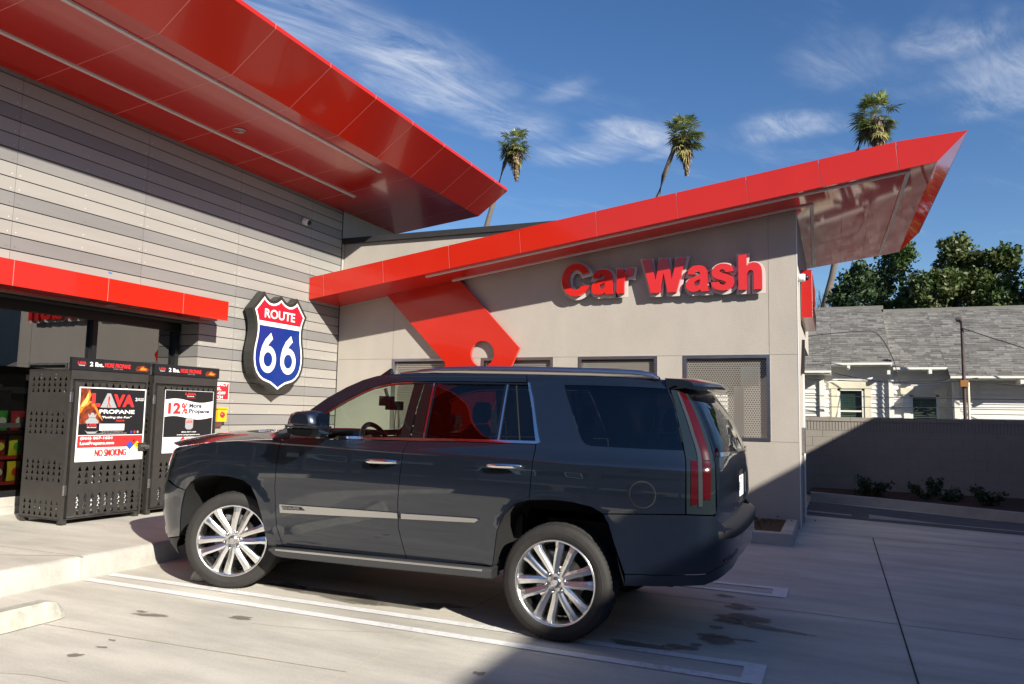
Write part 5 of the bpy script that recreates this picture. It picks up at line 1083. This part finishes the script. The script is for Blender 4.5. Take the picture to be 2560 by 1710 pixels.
panel('glass_divider', [(4.278,1.360),(4.322,1.361),(4.322,1.779),(4.286,1.778)], GBL, off=-.004, gap=0); panel('glass_divider', [(4.300,1.360),(4.314,1.361),(4.316,1.779),(4.304,1.778)], CHR, off=.002, gap=0)
panel('glass_divider', [(3.676,1.347),(3.690,1.347),(3.688,1.774),(3.674,1.773)], CHR, off=.004, gap=0)
panel('glass_divider', [(4.470,1.367),(4.478,1.367),(4.382,1.778),(4.374,1.778)], BPL, off=-.007, gap=0)
# front end
panel('front_bumper', [(0,.30),(.9,.31),(1.20,.365),(1.237,.443),(1.285,.608),(1.323,.78),(1.20,.795),(1.02,.835),(.955,.80),(.86,.70),(.74,.63),(0,.60)], PAINTC)
panel('air_dam', [(0,.20),(.9,.20),(1.0,.19),(1.06,.24),(1.19,.355),(.9,.305),(0,.295)], BPL, off=-.01)
panel('chrome_corner', [(.745,.62),(.80,.66),(.82,.34),(.76,.34)], CHR, off=.01, gap=0)
panel('grille', [(0,.61),(.73,.64),(.80,.72),(.80,1.08),(.70,1.12),(0,1.12)], GBL, off=-.01)
for z in (.72, .82, .92, 1.02): panel('grille_bar', [(0,z),(.76,z),(.76,z+.02),(0,z+.02)], CHR, off=.008, gap=0)
hl = [(.82,1.09),(.953,1.123),(1.038,1.149),(1.25,1.178),(1.466,1.2),(1.381,1.161),(1.24,1.135),(1.097,1.106),(1.082,1.007),(1.03,.85),(.965,.80),(.87,.71),(.82,.74)]
hls = panel('headlight', hl, TLD, off=0, gap=.002)
for h, sd in zip(hls, (1, -1)):
    panel('light_strip', [(.86,.76),(.90,.76),(.96,.98),(.985,1.10),(1.40,1.185),(1.39,1.172),(1.02,1.085),(1.0,1.0),(.96,.82)], TLW, off=.003, gap=0, parent=h, sides=(sd,))
# rear end
bump_off = lambda s, z: .045*smst(5.85, 6.05, s)*smst(.95, .86, z)
panel('rear_bumper', [(5.271,.518),(5.5,.535),(5.805,.565),(5.95,.625),(6.23,.69),(6.78,.71),(6.78,.83),(6.10,.845),(5.95,.87),(5.867,.945),(5.685,.943),(5.4,.926),(5.122,.905)]+RARCH[10:12], PAINTC, offf=bump_off)
panel('bumper_valance', [(5.271,.514),(5.5,.531),(5.805,.561),(5.95,.621),(6.23,.686),(6.78,.706),(6.78,.645),(6.231,.63),(6.0,.575),(5.90,.525),(5.791,.490),(5.5,.455),(5.268,.436)], PAINTC, off=-.008, gap=.002, offf=bump_off)
panel('reflector', [(5.95,.638),(6.16,.688),(6.16,.706),(5.95,.656)], TLR, off=.004, gap=0, offf=bump_off)
# step pad on the bumper
bp = MB(); n = 22; pr0 = []; 
ring = lambda z, o, s0=5.90: [Sf(s0+(STOT-s0)*k/n, z, o-.045+.045*smst(5.88, 6.05, s0+(STOT-s0)*k/n)) for k in range(n+1)]
for side in (1, -1):
    A, B, Cc, D = ring(.838, .050), ring(.862, .036), ring(.868, -.05), ring(.79, .052)
    vs = [cw(p, side) for r_ in (D, A, B, Cc) for p in r_]
    bp.add(vs, [(j*(n+1)+i, j*(n+1)+i+1, (j+1)*(n+1)+i+1, (j+1)*(n+1)+i) for j in range(3) for i in range(n)], BPL, smooth=True)
bp.build('bumper_step', SUV)
tail = [(5.784,1.772),(5.915,1.768),(5.90,1.68),(5.885,1.51),(5.872,1.359),(5.880,1.285),(5.882,.96),(5.86,.950),(5.68,.948),(5.68,1.3),(5.679,1.36),(5.70,1.49),(5.718,1.596),(5.75,1.68)]
tls = panel('tail_light', tail, TLD, gap=.002, off=.004, th=.02)
for t_, sd in zip(tls, (1, -1)):
    panel('red_lens', [(5.834,1.752),(5.881,1.755),(5.858,1.64),(5.842,1.471),(5.838,1.303),(5.784,1.301),(5.785,1.469),(5.803,1.638)], TLR, off=.008, gap=0, parent=t_, sides=(sd,))
    panel('red_lens', [(5.711,1.296),(5.757,1.296),(5.753,1.018),(5.709,1.004)], TLR, off=.008, gap=0, parent=t_, sides=(sd,))
    panel('red_lens', [(5.786,1.294),(5.842,1.292),(5.838,1.046),(5.783,1.049)], TLR, off=.008, gap=0, parent=t_, sides=(sd,))
    panel('clear_lens', [(5.815,1.752),(5.832,1.752),(5.803,1.638),(5.784,1.469),(5.783,1.301),(5.785,1.05),(5.782,1.0),(5.758,1.0),(5.757,1.301),(5.762,1.469),(5.782,1.638)], TLW, off=.009, gap=0, parent=t_, sides=(sd,))
panel('tailgate', [(5.90,.885),(6.1,.87),(6.78,.85),(6.78,.965),(6.56,.965),(6.56,1.205),(6.78,1.205),(6.78,1.335),(5.93,1.335),(5.885,1.33)], PAINTC, offf=lambda s, z: -.05*smst(1.0, .86, z))
rw_ = panel('rear_window', [(5.905,1.352),(6.78,1.352),(6.78,1.74),(5.945,1.735),(5.925,1.60),(5.91,1.45)], G_TINT, off=-.004, gap=0, gs=.09)
panel('tailgate_frame', [(5.875,1.30),(5.905,1.352),(5.91,1.45),(5.925,1.60),(5.945,1.735),(6.78,1.74),(6.78,1.80),(5.93,1.79),(5.905,1.68),(5.888,1.5)], GBL, off=0, gap=.001)
panel('tailgate_bar', [(5.90,1.325),(6.78,1.325),(6.78,1.352),(5.90,1.352)], CHR, off=.012, gap=0)
pl = MB(); xr = 4.090; pl.box((XA+xr, YC-.155, gz(XA+xr)+1.005), (XA+xr+.006, YC+.155, gz(XA+xr)+1.158), WH2)
fr_ = ((XA+xr+.006, YC-.155, gz(XA+xr)+1.005), (0, 1, 0), (0, 0, 1), (1, 0, 0)); pl.text('8', (.03, .045, .06, .11), fr_, NAVY, bold=.02); pl.text('V', (.075, .045, .115, .11), fr_, NAVY, bold=.02); pl.text('California', (.10, .125, .21, .145), fr_, REDP, bold=.01)
pl.box((XA+xr-.05, YC-.23, gz(XA+xr)+.95), (XA+xr-.002, YC+.23, gz(XA+xr)+1.22), BPL); pl.build('license_plate', SUV)
# spoiler
sp = MB(); rows = []
prof = [(0, 0, 0), (.16, -.005, .0), (.25, -.03, 0), (.27, -.055, 0), (.25, -.085, 0), (.10, -.055, 0), (.02, -.085, 0)]
nw = 20
for k in range(nw+1):
    f = -1+2*k/nw; w_ = .745*f; L_ = (1-.10*f*f-.25*max(0, abs(f)-.85)/.15*.6); dz = -.014*f*f; x0 = 3.665+(.045*(1-f*f))
    rows.append([(x0+px*L_, w_, 1.868+dz+pz*(1 if abs(f) < .9 else .9)+.012*(1-f*f)) for px, pz, _ in prof])
q_ = len(prof); vs = [cw(p) for r_ in rows for p in r_]
sp.add(vs, [(i*q_+k, i*q_+(k+1) % q_, (i+1)*q_+(k+1) % q_, (i+1)*q_+k) for i in range(nw) for k in range(q_)], PAINTC, smooth=False); sp.add(vs[:q_], [range(q_)], PAINTC); sp.add(vs[-q_:], [range(q_)], PAINTC)
o = sp.build('spoiler', SUV); o.data.shade_smooth(); bevel(o, .012, 3, 30)
# roof, windscreen, bonnet: lofts across the car
def across(name, edge, bulge, crown, m, na=24, sup=2.0, parent=None, w0=1.0):
    q = MB(); n = len(edge); vs = []
    for i, (s, z) in enumerate(edge):
        e = S0(s, z) if not isinstance(s, tuple) else Vector(s)
        for k in range(na+1):
            f = (-1+2*k/na)*w0; g_ = 1-abs(f)**sup
            vs.append(cw((e.x-bulge[i]*g_, e.y*f, e.z+crown[i]*g_)))
    q.add(vs, [(i*(na+1)+k, i*(na+1)+k+1, (i+1)*(na+1)+k+1, (i+1)*(na+1)+k) for i in range(n-1) for k in range(na)], m, smooth=True)
    return q.build(name, parent or SUV)
RE = [(3.25,1.842),(3.40,1.852),(3.547,1.857),(3.75,1.859),(3.932,1.860),(4.2,1.861),(4.433,1.861),(4.7,1.860),(4.949,1.857),(5.2,1.855),(5.5,1.85),(5.70,1.846),(5.787,1.844)]
across('roof', RE, [.20,.14,.09,.05,.02,0,0,0,0,0,-.01,-.03,-.045], [.022,.03,.032,.035,.036,.037,.037,.037,.036,.035,.032,.028,.026], PAINTC)
WE = [(2.317,1.34),(2.408,1.409),(2.499,1.477),(2.589,1.544),(2.707,1.632),(2.866,1.724),(3.008,1.788),(3.122,1.823),(3.25,1.842)]
across('windscreen', WE, [.33,.32,.31,.30,.28,.26,.24,.22,.20], [-.03,-.01,.0,.01,.015,.018,.02,.021,.022], G_CLEAR, w0=.985)
HE = [(1.038,1.149),(1.13,1.163),(1.25,1.178),(1.466,1.2),(1.65,1.217),(1.849,1.236),(2.101,1.258),(2.254,1.268),(2.30,1.30),(2.317,1.335)]
across('bonnet', HE, [.42,.38,.34,.28,.26,.25,.27,.30,.31,.30], [.025,.05,.062,.075,.080,.080,.075,.068,.04,-.02], PAINTC, sup=4.5, w0=.998)
# cowl wiper, dark
# roof rails
for side in (1, -1):
    rl = MB(); ptsr = [(1.50,1.862),(1.60,1.874),(1.718,1.893),(1.9,1.912),(2.2,1.922),(2.7,1.924),(3.117,1.921),(3.405,1.914),(3.50,1.905),(3.572,1.893),(3.621,1.862)]
    vs = []
    for x, z in ptsr:
        w_ = .722+.004*(z-1.86)
        for dw, zz in ((.012, 1.845), (.020, z-.022), (.008, z-.004), (-.014, z), (-.036, z-.008), (-.042, 1.845)): vs.append(cw((x, w_+dw, max(zz, 1.845)), side))
    rl.add(vs, [(i*6+k, i*6+(k+1) % 6, (i+1)*6+(k+1) % 6, (i+1)*6+k) for i in range(len(ptsr)-1) for k in range(6)], RAILM if 'RAILM' in globals() else SATIN, smooth=True)
    rl.build('roof_rail', SUV)
# mouldings, handles, fuel flap
def strip(name, p, m, off=.016, parent=None, sides=(1, -1)): return panel(name, p, m, off=off, gap=0, th=off, parent=parent, sides=sides)
for i, sd in enumerate((1, -1)):
    a = strip('side_moulding', [(2.402,.751),(2.9,.763),(3.512,.776),(3.519,.736),(2.9,.705),(2.409,.684)], SATIN, .02, fdoor[i], (sd,))[0]
    if sd == 1:
        strip('moulding_inlay', [(2.425,.742),(2.62,.748),(2.66,.722),(2.44,.712)], BPL, .0215, fdoor[i], (sd,))
        tx = MB(); c0 = Vector(cw(Sf(2.44, .716, .0235))); c1 = Vector(cw(Sf(2.62, .722, .0235))); ax = (c1-c0).normalized(); tx.text('ESCALADE', (0, .004, .165, .022), (c0, ax, Vector((0, 0, 1)), Vector((0, -1, 0))), SATIN, bold=.02); tx.build('badge', fdoor[i])
    strip('side_moulding', [(3.548,.775),(4.0,.790),(4.182,.794),(4.196,.784),(4.162,.764),(4.0,.756),(3.549,.736)], SATIN, .02, rdoor[i], (sd,))
    for (s0, s1, z, par) in ((3.22,3.498,1.152,fdoor[i]), (4.256,4.526,1.184,rdoor[i])):
        h = MB(); vs = []; nn = 14
        for k in range(nn+1):
            f = k/nn; e = abs(2*f-1); o_ = .018+.030*(1-e**4); hh = .020*(1-.35*e**3)
            for dz, do in ((-hh, 0), (-hh*.8, .010), (0, .014), (hh*.8, .010), (hh, 0), (0, -.006)): vs.append(cw(Sf(s0+(s1-s0)*f, z+.010*(f-.5)+dz, o_+do), sd))
        h.add(vs, [(a_*6+k, a_*6+(k+1) % 6, (a_+1)*6+(k+1) % 6, (a_+1)*6+k) for a_ in range(nn) for k in range(6)], CHR, smooth=True)
        for a_ in (0, nn): h.add(vs[a_*6:a_*6+6], [range(6)], CHR)
        h.build('door_handle', par)
        strip('handle_cup', [(s0+.07+.06*math.cos(t*math.pi/8)+.0, z-.022+.026*math.sin(t*math.pi/8)) for t in range(16)], GBL, .0015, par, (sd,))
fcx, fcz = 5.393, 1.056
panel('fuel_flap', [(fcx+.083*math.cos(t*math.pi/20), fcz+.083*math.sin(t*math.pi/20)) for t in range(40)], PAINTC, off=.003, gap=0, sides=(1,))
panel('fuel_flap_gap', [(fcx+.091*math.cos(t*math.pi/20), fcz+.091*math.sin(t*math.pi/20)) for t in range(40)], BPL, off=.0012, gap=0, flange=False, sides=(1,), holes=[[(fcx+.082*math.cos(t*math.pi/20), fcz+.082*math.sin(t*math.pi/20)) for t in range(40)]])
# running board
for side in (1, -1):
    b = MB(); X = [.50, .56, .62, 1.4, 2.2, 2.44, 2.49]; zt_ = [.395, .400, .402, .425, .448, .455, .455]; zb_ = [.37, .335, .330, .345, .372, .376, .380]; vs = []
    for x, a_, b_ in zip(X, zt_, zb_):
        for w_, z in ((.90, a_), (1.035, a_-.004), (1.05, a_-.02), (1.045, b_+.012), (1.02, b_), (.90, b_+.01)): vs.append(cw((x, w_, z), side))
    b.add(vs, [(i*6+k, i*6+(k+1) % 6, (i+1)*6+(k+1) % 6, (i+1)*6+k) for i in range(len(X)-1) for k in range(6)], mat('board_cover', (.045, .047, .05), .45)); b.add(vs[:6], [range(6)], BPL); b.add(vs[-6:], [range(6)], BPL)
    bo = b.build('running_board', SUV)
    c_ = MB(); c_.add([cw((x, w_, z), side) for x, w_, z in ((.575, 1.049, .398), (2.42, 1.049, .445), (2.42, 1.049, .430), (.575, 1.049, .383), (.575, 1.053, .398), (2.42, 1.053, .445), (2.42, 1.053, .430), (.575, 1.053, .383))], [(4, 5, 6, 7), (0, 1, 5, 4), (3, 2, 6, 7), (0, 4, 7, 3), (1, 5, 6, 2)], SATIN); c_.build('chrome_strip', bo)
# inner shell, liners, floor
lower = [(1.1,.95),(1.2,.80)]+FARCH[3:]+[(2.42,.40),(3.58,.428)]+RARCH[0:10]+[(5.70,.945),(5.70,1.30),(2.45,1.27),(1.2,1.13)]
panel('door_trim', lower, INT, off=-.035, gap=0, flange=False)
panel('sill', [(2.28,.41),(2.42,.425),(3.585,.44),(4.30,.475),(4.30,.40),(2.28,.35)], BPL, off=-.03, gap=0, flange=False)
for side in (1, -1):
    for AR, cx in ((FARCH, 0), (RARCH, 2.946)):
        l = MB(); k = len(AR); vs = [cw(Sf(s, z, -.006), side) for s, z in AR]+[cw((S0(s, z).x, .60, z), side) for s, z in AR]; l.add(vs, [(i, i+1, k+i+1, k+i) for i in range(k-1)], LIN, smooth=True)
        l.add([cw((S0(s, z).x, .60, z), side) for s, z in AR], [range(k)], LIN); l.build('wheel_liner', SUV)
un = MB()
def cbox(q, x0, w0, z0, x1, w1, z1, m): q.add([cw((x, w_, z)) for z in (z0, z1) for w_ in (w0, w1) for x in (x0, x1)], [(0, 2, 3, 1), (4, 5, 7, 6), (0, 1, 5, 4), (2, 6, 7, 3), (0, 4, 6, 2), (1, 3, 7, 5)], m)
cbox(un, .40, -.92, .42, 2.50, .92, .50, LIN); cbox(un, -.75, -.60, .36, 3.2, .60, .55, LIN); cbox(un, 3.2, -.60, .58, 3.9, .60, .7, LIN); cbox(un, -.95, -.58, .55, .62, .58, 1.12, LIN); cbox(un, 2.5, -.60, .55, 4.0, .60, .85, INT); cbox(un, 3.5, -.86, .60, 3.95, .86, .85, LIN); cbox(un, 3.3, -.45, .42, 3.72, .75, .58, BPL)
un.build('underbody', SUV)
# cabin
ca = MB(); cbox(ca, .44, -.86, .98, .95, .86, 1.20, INT); vs = [cw(p) for p in ((.50, -.84, 1.20), (.50, .84, 1.20), (.92, .84, 1.245), (.92, -.84, 1.245), (1.02, -.84, 1.18), (1.02, .84, 1.18), (1.02, .84, .95), (1.02, -.84, .95))]; ca.add(vs, [(0, 1, 2, 3), (3, 2, 5, 4), (4, 5, 6, 7)], INT)
vs = [cw((.95+.12*math.sin(math.pi*k/8), .22+.38*k/8, 1.235+.05*math.sin(math.pi*k/8))) for k in range(9)]; ca.tube(vs, .05, INT, 8); ca.build('dashboard', SUV)
hl_ = MB(); 
for zz, m_ in ((1.835, INT),):
    hl_.add([cw((x, w_, 1.835-.04*(1-smst(1.2, 1.7, x)))) for x in (1.35, 1.8, 2.4, 3.0, 3.65) for w_ in (-.70, -.3, .3, .70)], [(i*4+k, i*4+k+1, (i+1)*4+k+1, (i+1)*4+k) for i in range(4) for k in range(3)], INT)
hl_.build('headliner', SUV)
def seat(x, w_, big=1):
    q = MB()
    def loft(secs):
        vs = []
        for (cx, cz, dx, dz, hw) in secs:
            for a in range(10): t = a*math.pi/5; vs.append(cw((cx+dx*0+.0+ (.0), w_+hw*(abs(math.cos(t))**.6)*(1 if math.cos(t) > 0 else -1), cz)))
            for a in range(10): t = a*math.pi/5; p = vs[len(vs)-10+a]; vs[len(vs)-10+a] = (p[0]+dx*(abs(math.sin(t))**.6)*(1 if math.sin(t) > 0 else -1), p[1], p[2])
        n = 10; q.add(vs, [(i*n+k, i*n+(k+1) % n, (i+1)*n+(k+1) % n, (i+1)*n+k) for i in range(len(secs)-1) for k in range(n)], INT, smooth=True); q.add(vs[:n], [range(n)], INT); q.add(vs[-n:], [range(n)], INT)
    loft([(x+.05, .75, .10, 0, .22), (x+.10, .95, .11, 0, .26), (x+.17, 1.20, .09, 0, .26), (x+.24, 1.38, .07, 0, .22), (x+.265, 1.44, .05, 0, .15)])
    loft([(x+.27, 1.45, .04, 0, .10), (x+.28, 1.50, .06, 0, .13), (x+.29, 1.60, .06, 0, .13), (x+.30, 1.65, .03, 0, .10)])
    cbox(q, x-.42, w_-.25, .55, x+.12, w_+.25, .80, INT); q.build('seat', SUV)
for w_ in (.42, -.42): seat(1.42, w_); seat(2.45, w_); seat(3.2, w_)
sw = MB(); cx, cz = 1.10, 1.235; t_ = R(25)
pts = [(cx+.20*math.sin(a)*math.sin(t_)*-1, .42+.20*math.cos(a), cz+.20*math.sin(a)*math.cos(t_)) for a in [k*math.pi/14 for k in range(29)]]; sw.tube([cw(p) for p in pts], .022, GBL, 8); sw.tube([cw((cx, .42, cz)), cw((cx-.2, .42, cz-.1))], .05, INT, 10)
for a in (0, math.pi, -math.pi/2): sw.tube([cw((cx, .42, cz)), cw((cx-.19*math.sin(a)*math.sin(t_), .42+.18*math.cos(a), cz+.18*math.sin(a)*math.cos(t_)))], .016, INT, 6)
sw.build('steering_wheel', SUV)
mr = MB(); cbox(mr, .98, -.12, 1.545, 1.03, .12, 1.625, INT); cbox(mr, .86, -.04, 1.58, .98, .04, 1.67, INT); mr.tube([cw((.95, 0, 1.60)), cw((.90, 0, 1.74))], .015, INT, 6); mr.build('interior_mirror', SUV)
bd = MB(); BD = mat('bead_dark', (.03, .012, .008), .35)
def bead(p, r): bd.lathe([(0, -r), (r*.7, -r*.7), (r, 0), (r*.7, r*.7), (0, r)], BD, 8, tuple(cw(p)), 'z')
for k in range(16): bead((1.04, -.012-.018*math.sin(k/15*3.1), 1.545-.018*k), .008); bead((1.04, .03+.018*math.sin(k/15*3.1), 1.545-.018*k), .008)
for k in range(6): bead((1.04, .01, 1.25-.014*k), .007)
o = bd.build('bead_necklace', root=cw((1.04, 0, 1.5))); tag(o, 'dark bead necklace hanging from the mirror inside the parked car', 'beads')
# door mirrors and aerial
for side in (1, -1):
    m_ = MB(); secs = [(1.06, .80, 1.0), (1.10, .97, .96), (1.20, 1.0, 1.0), (1.27, .90, .86), (1.295, .6, .66)]; base = [(.79, 1.405), (.80, 1.45), (.825, 1.50), (.87, 1.520), (.96, 1.525), (1.02, 1.522), (1.05, 1.50), (1.075, 1.42), (1.075, 1.395)]; vs = []
    cx, cz = .94, 1.45
    for w_, kx, kz_ in secs:
        for x, z in base: vs.append(cw((cx+(x-cx)*(.62 if w_ < 1.08 else kx)+(.0 if w_ < 1.2 else .01), w_, cz+(z-cz)*kz_), side))
    n = len(base); m_.add(vs, [(i*n+k, i*n+(k+1) % n, (i+1)*n+(k+1) % n, (i+1)*n+k) for i in range(len(secs)-1) for k in range(n)], PAINTC, smooth=True); m_.add(vs[-n:], [range(n)], PAINTC); m_.add(vs[:n], [range(n)], PAINTC)
    mo = m_.build('door_mirror', SUV); 
    lw = MB(); base2 = [(.79, 1.385), (1.08, 1.385), (1.075, 1.345), (1.03, 1.318), (.87, 1.322), (.80, 1.345)]; vs = []
    for w_, k_ in ((1.0, .8), (1.08, 1), (1.22, 1), (1.27, .86)): vs += [cw((.94+(x-.94)*k_, w_, 1.36+(z-1.36)*k_), side) for x, z in base2]
    lw.add(vs, [(i*6+k, i*6+(k+1) % 6, (i+1)*6+(k+1) % 6, (i+1)*6+k) for i in range(3) for k in range(6)], GBL, smooth=False); lw.add(vs[-6:], [range(6)], GBL)
    lw.build('mirror_base', mo)
    cs = MB(); vs = []
    for w_, k_ in ((1.06, .98), (1.22, 1.0), (1.285, .88)): vs += [cw((.94+(x-.94)*k_, w_, z), side) for x, z in ((.785, 1.388), (1.082, 1.388), (1.082, 1.404), (.785, 1.404))]
    cs.add(vs, [(i*4+k, i*4+(k+1) % 4, (i+1)*4+(k+1) % 4, (i+1)*4+k) for i in range(2) for k in range(4)], CHR); cs.add(vs[-4:], [range(4)], CHR); cs.build('mirror_chrome', mo)
    gm = MB(); gm.add([cw((1.083, w_, z), side) for w_, z in ((1.09, 1.41), (1.26, 1.41), (1.24, 1.505), (1.10, 1.508))], [(0, 1, 2, 3)], mat('mirror_glass', (.6, .62, .65), .02, metal=1)); gm.build('mirror_glass', mo)
an = MB(); an.add([cw(p) for p in ((1.12, .45, 1.82), (1.225, .45, 1.905), (1.24, .45, 1.905), (1.245, .45, 1.84), (1.12, .41, 1.82), (1.225, .43, 1.905), (1.24, .43, 1.905), (1.245, .41, 1.84), (1.12, .49, 1.82), (1.245, .49, 1.84))], [(0, 1, 2, 3), (4, 5, 6, 7), (4, 5, 1, 8), (5, 6, 2, 1), (6, 7, 9, 2), (8, 1, 2, 9)], GBL); an.build('aerial', SUV)
# wheels
ALY = mat('polished_alloy', (.86, .86, .85), .26, metal=1)
def wheel():
    w = MB(); n = 72
    prof = [(.288, .10), (.292, -.118), (.30, -.132), (.318, -.140), (.338, -.1435), (.360, -.141), (.380, -.134), (.392, -.127), (.3985, -.118), (.402, -.104), (.403, -.074), (.396, -.070), (.396, -.062), (.404, -.058), (.4045, -.014), (.397, -.011), (.397, -.003), (.4045, 0), (.4045, .044), (.397, .048), (.397, .056), (.404, .060), (.402, .104), (.3985, .118), (.385, .132), (.34, .142), (.30, .132)]
    def rf_(i, j, r):
        if i in (7, 8, 9, 10, 22, 23) and j % 2: return r-.006
        if i in (13, 14, 17, 18) and j % 4 == 0: return r-.003
        return r
    w.lathe(prof, RUB, n*2, rf=rf_, smooth=True); w.lathe([(.3075, -.1375), (.3095, -.139), (.3115, -.1385)], RUB, 64); w.lathe([(.345, -.1440), (.352, -.1442), (.353, -.143)], RUB, 64)
    tyre = w.build('tyre', None, root=(0, 0, 0))
    r = MB(); r.lathe([(.297, -.122), (.299, -.131), (.294, -.135), (.286, -.133), (.280, -.120), (.272, -.095), (.262, -.04), (.262, .06), (.29, .10)], ALY, 96)
    # twelve spokes in six pairs
    def spoke(a_in, a_out, side_):
        secs = []
        for f in (0, .12, .3, .55, .8, 1.0):
            rr = .062+(.282-.062)*f; a = a_in+(a_out-a_in)*min(1, f*1.35)**.8; hw = .0205+.0065*f+.010*max(0, f-.8)*5*.6+(.007 if f < .1 else 0)
            yf = -.108-.012*f-.004*math.sin(f*3.14)+(.0 if f < .99 else .004); dep = .045
            cx_, cz_ = rr*math.sin(a), rr*math.cos(a); tx_, tz_ = math.cos(a), -math.sin(a)
            pr = [(-hw*1.15, yf+dep), (-hw*1.05, yf+.006), (-hw*.35*1.0-side_*.0, yf-.001), (side_*hw*.25, yf-.005), (hw*.55, yf), (hw*1.05, yf+.006), (hw*1.15, yf+dep)]
            secs.append([(cx_+t*tx_, y_, cz_+t*tz_) for t, y_ in pr])
        k = 7; vs = [p for s_ in secs for p in s_]; r.add(vs, [(i*k+q, i*k+q+1, (i+1)*k+q+1, (i+1)*k+q) for i in range(len(secs)-1) for q in range(k-1)], ALY, smooth=False)
    for p in range(6):
        c = p*math.pi/3+R(18)
        for sd in (-1, 1): spoke(c+sd*R(20), c+sd*R(11.5), sd)
    # hub
    vs = []; 
    for j in range(72):
        a = j*2*math.pi/72; rr = .072+.013*math.cos(6*(a-R(18)-math.pi/6)); vs += [(rr*math.sin(a), -.080, rr*math.cos(a)), (rr*math.sin(a), -.104, rr*math.cos(a)), (rr*.86*math.sin(a), -.109, rr*.86*math.cos(a)), (.036*math.sin(a), -.106, .036*math.cos(a))]
    r.add(vs, [(j*4+i, j*4+i+1, ((j+1) % 72)*4+i+1, ((j+1) % 72)*4+i) for j in range(72) for i in range(3)], ALY, smooth=False)
    rim = r.build('rim', None, root=(0, 0, 0))
    c_ = MB(); c_.lathe([(.038, -.104), (.038, -.112), (.033, -.117), (0, -.119)], SATIN, 32); c_.sheet([(x, -.1202, z) for x, z in ((-.018, .018), (.018, .018), (.018, -.002), (.010, -.016), (0, -.022), (-.010, -.016), (-.018, -.002))], ALY); cap = c_.build('hub_cap', rim, root=(0, 0, 0))
    for p in range(6):
        a = p*math.pi/3+R(18); x, z = .070*math.sin(a), .070*math.cos(a)
        l = MB(); l.lathe([(.0135, -.100), (.0135, -.1085)], GBL, 14, (x, 0, z)); l.lathe([(.0135, -.1080), (0, -.1080)], GBL, 14, (x, 0, z)); l.lathe([(.0105, -.106), (.0105, -.118), (.006, -.123), (0, -.124)], SATIN, 8, (x, 0, z)); l.build('lug_nut', rim, root=(0, 0, 0))
    b = MB(); DSC = mat('brake_disc', (.22, .21, .20), .35, metal=.8); b.lathe([(.04, -.045), (.09, -.045), (.095, -.03), (.18, -.03), (.18, -.005), (.05, -.005)], DSC, 48); b.lathe([(.0, .02), (.255, .02), (.262, .06)], LIN, 32)
    b.box((-.10, -.05, .12), (.10, .02, .20), mat('caliper', (.12, .12, .12), .5)); br = b.build('brake', None, root=(0, 0, 0))
    return tyre, rim, br
ty, ri, bk = wheel()
def mount(x, side, steer):
    P = cw((x, .985 if side > 0 else .985, .400), side)
    e = bpy.data.objects.new('wheel', None); COL.objects.link(e); e.parent = SUV; e.empty_display_size = .2
    e.location = Vector(P)+Vector((0, .13*side, 0))-SUV.location
    e.rotation_euler = (0, 0, (0 if side > 0 else math.pi)+steer)
    return e
first = True
for x, side, steer in ((0, 1, R(24)), (2.946, 1, 0), (0, -1, R(24)), (2.946, -1, 0)):
    e = mount(x, side, steer)
    for o in (ty, ri, bk):
        if first: o.parent = e; o.location = (0, 0, 0)
        else:
            c2 = o.copy(); COL.objects.link(c2); c2.parent = e; c2.location = (0, 0, 0)
            for ch in o.children: d2 = ch.copy(); COL.objects.link(d2); d2.parent = c2
    first = False
clean_keys()
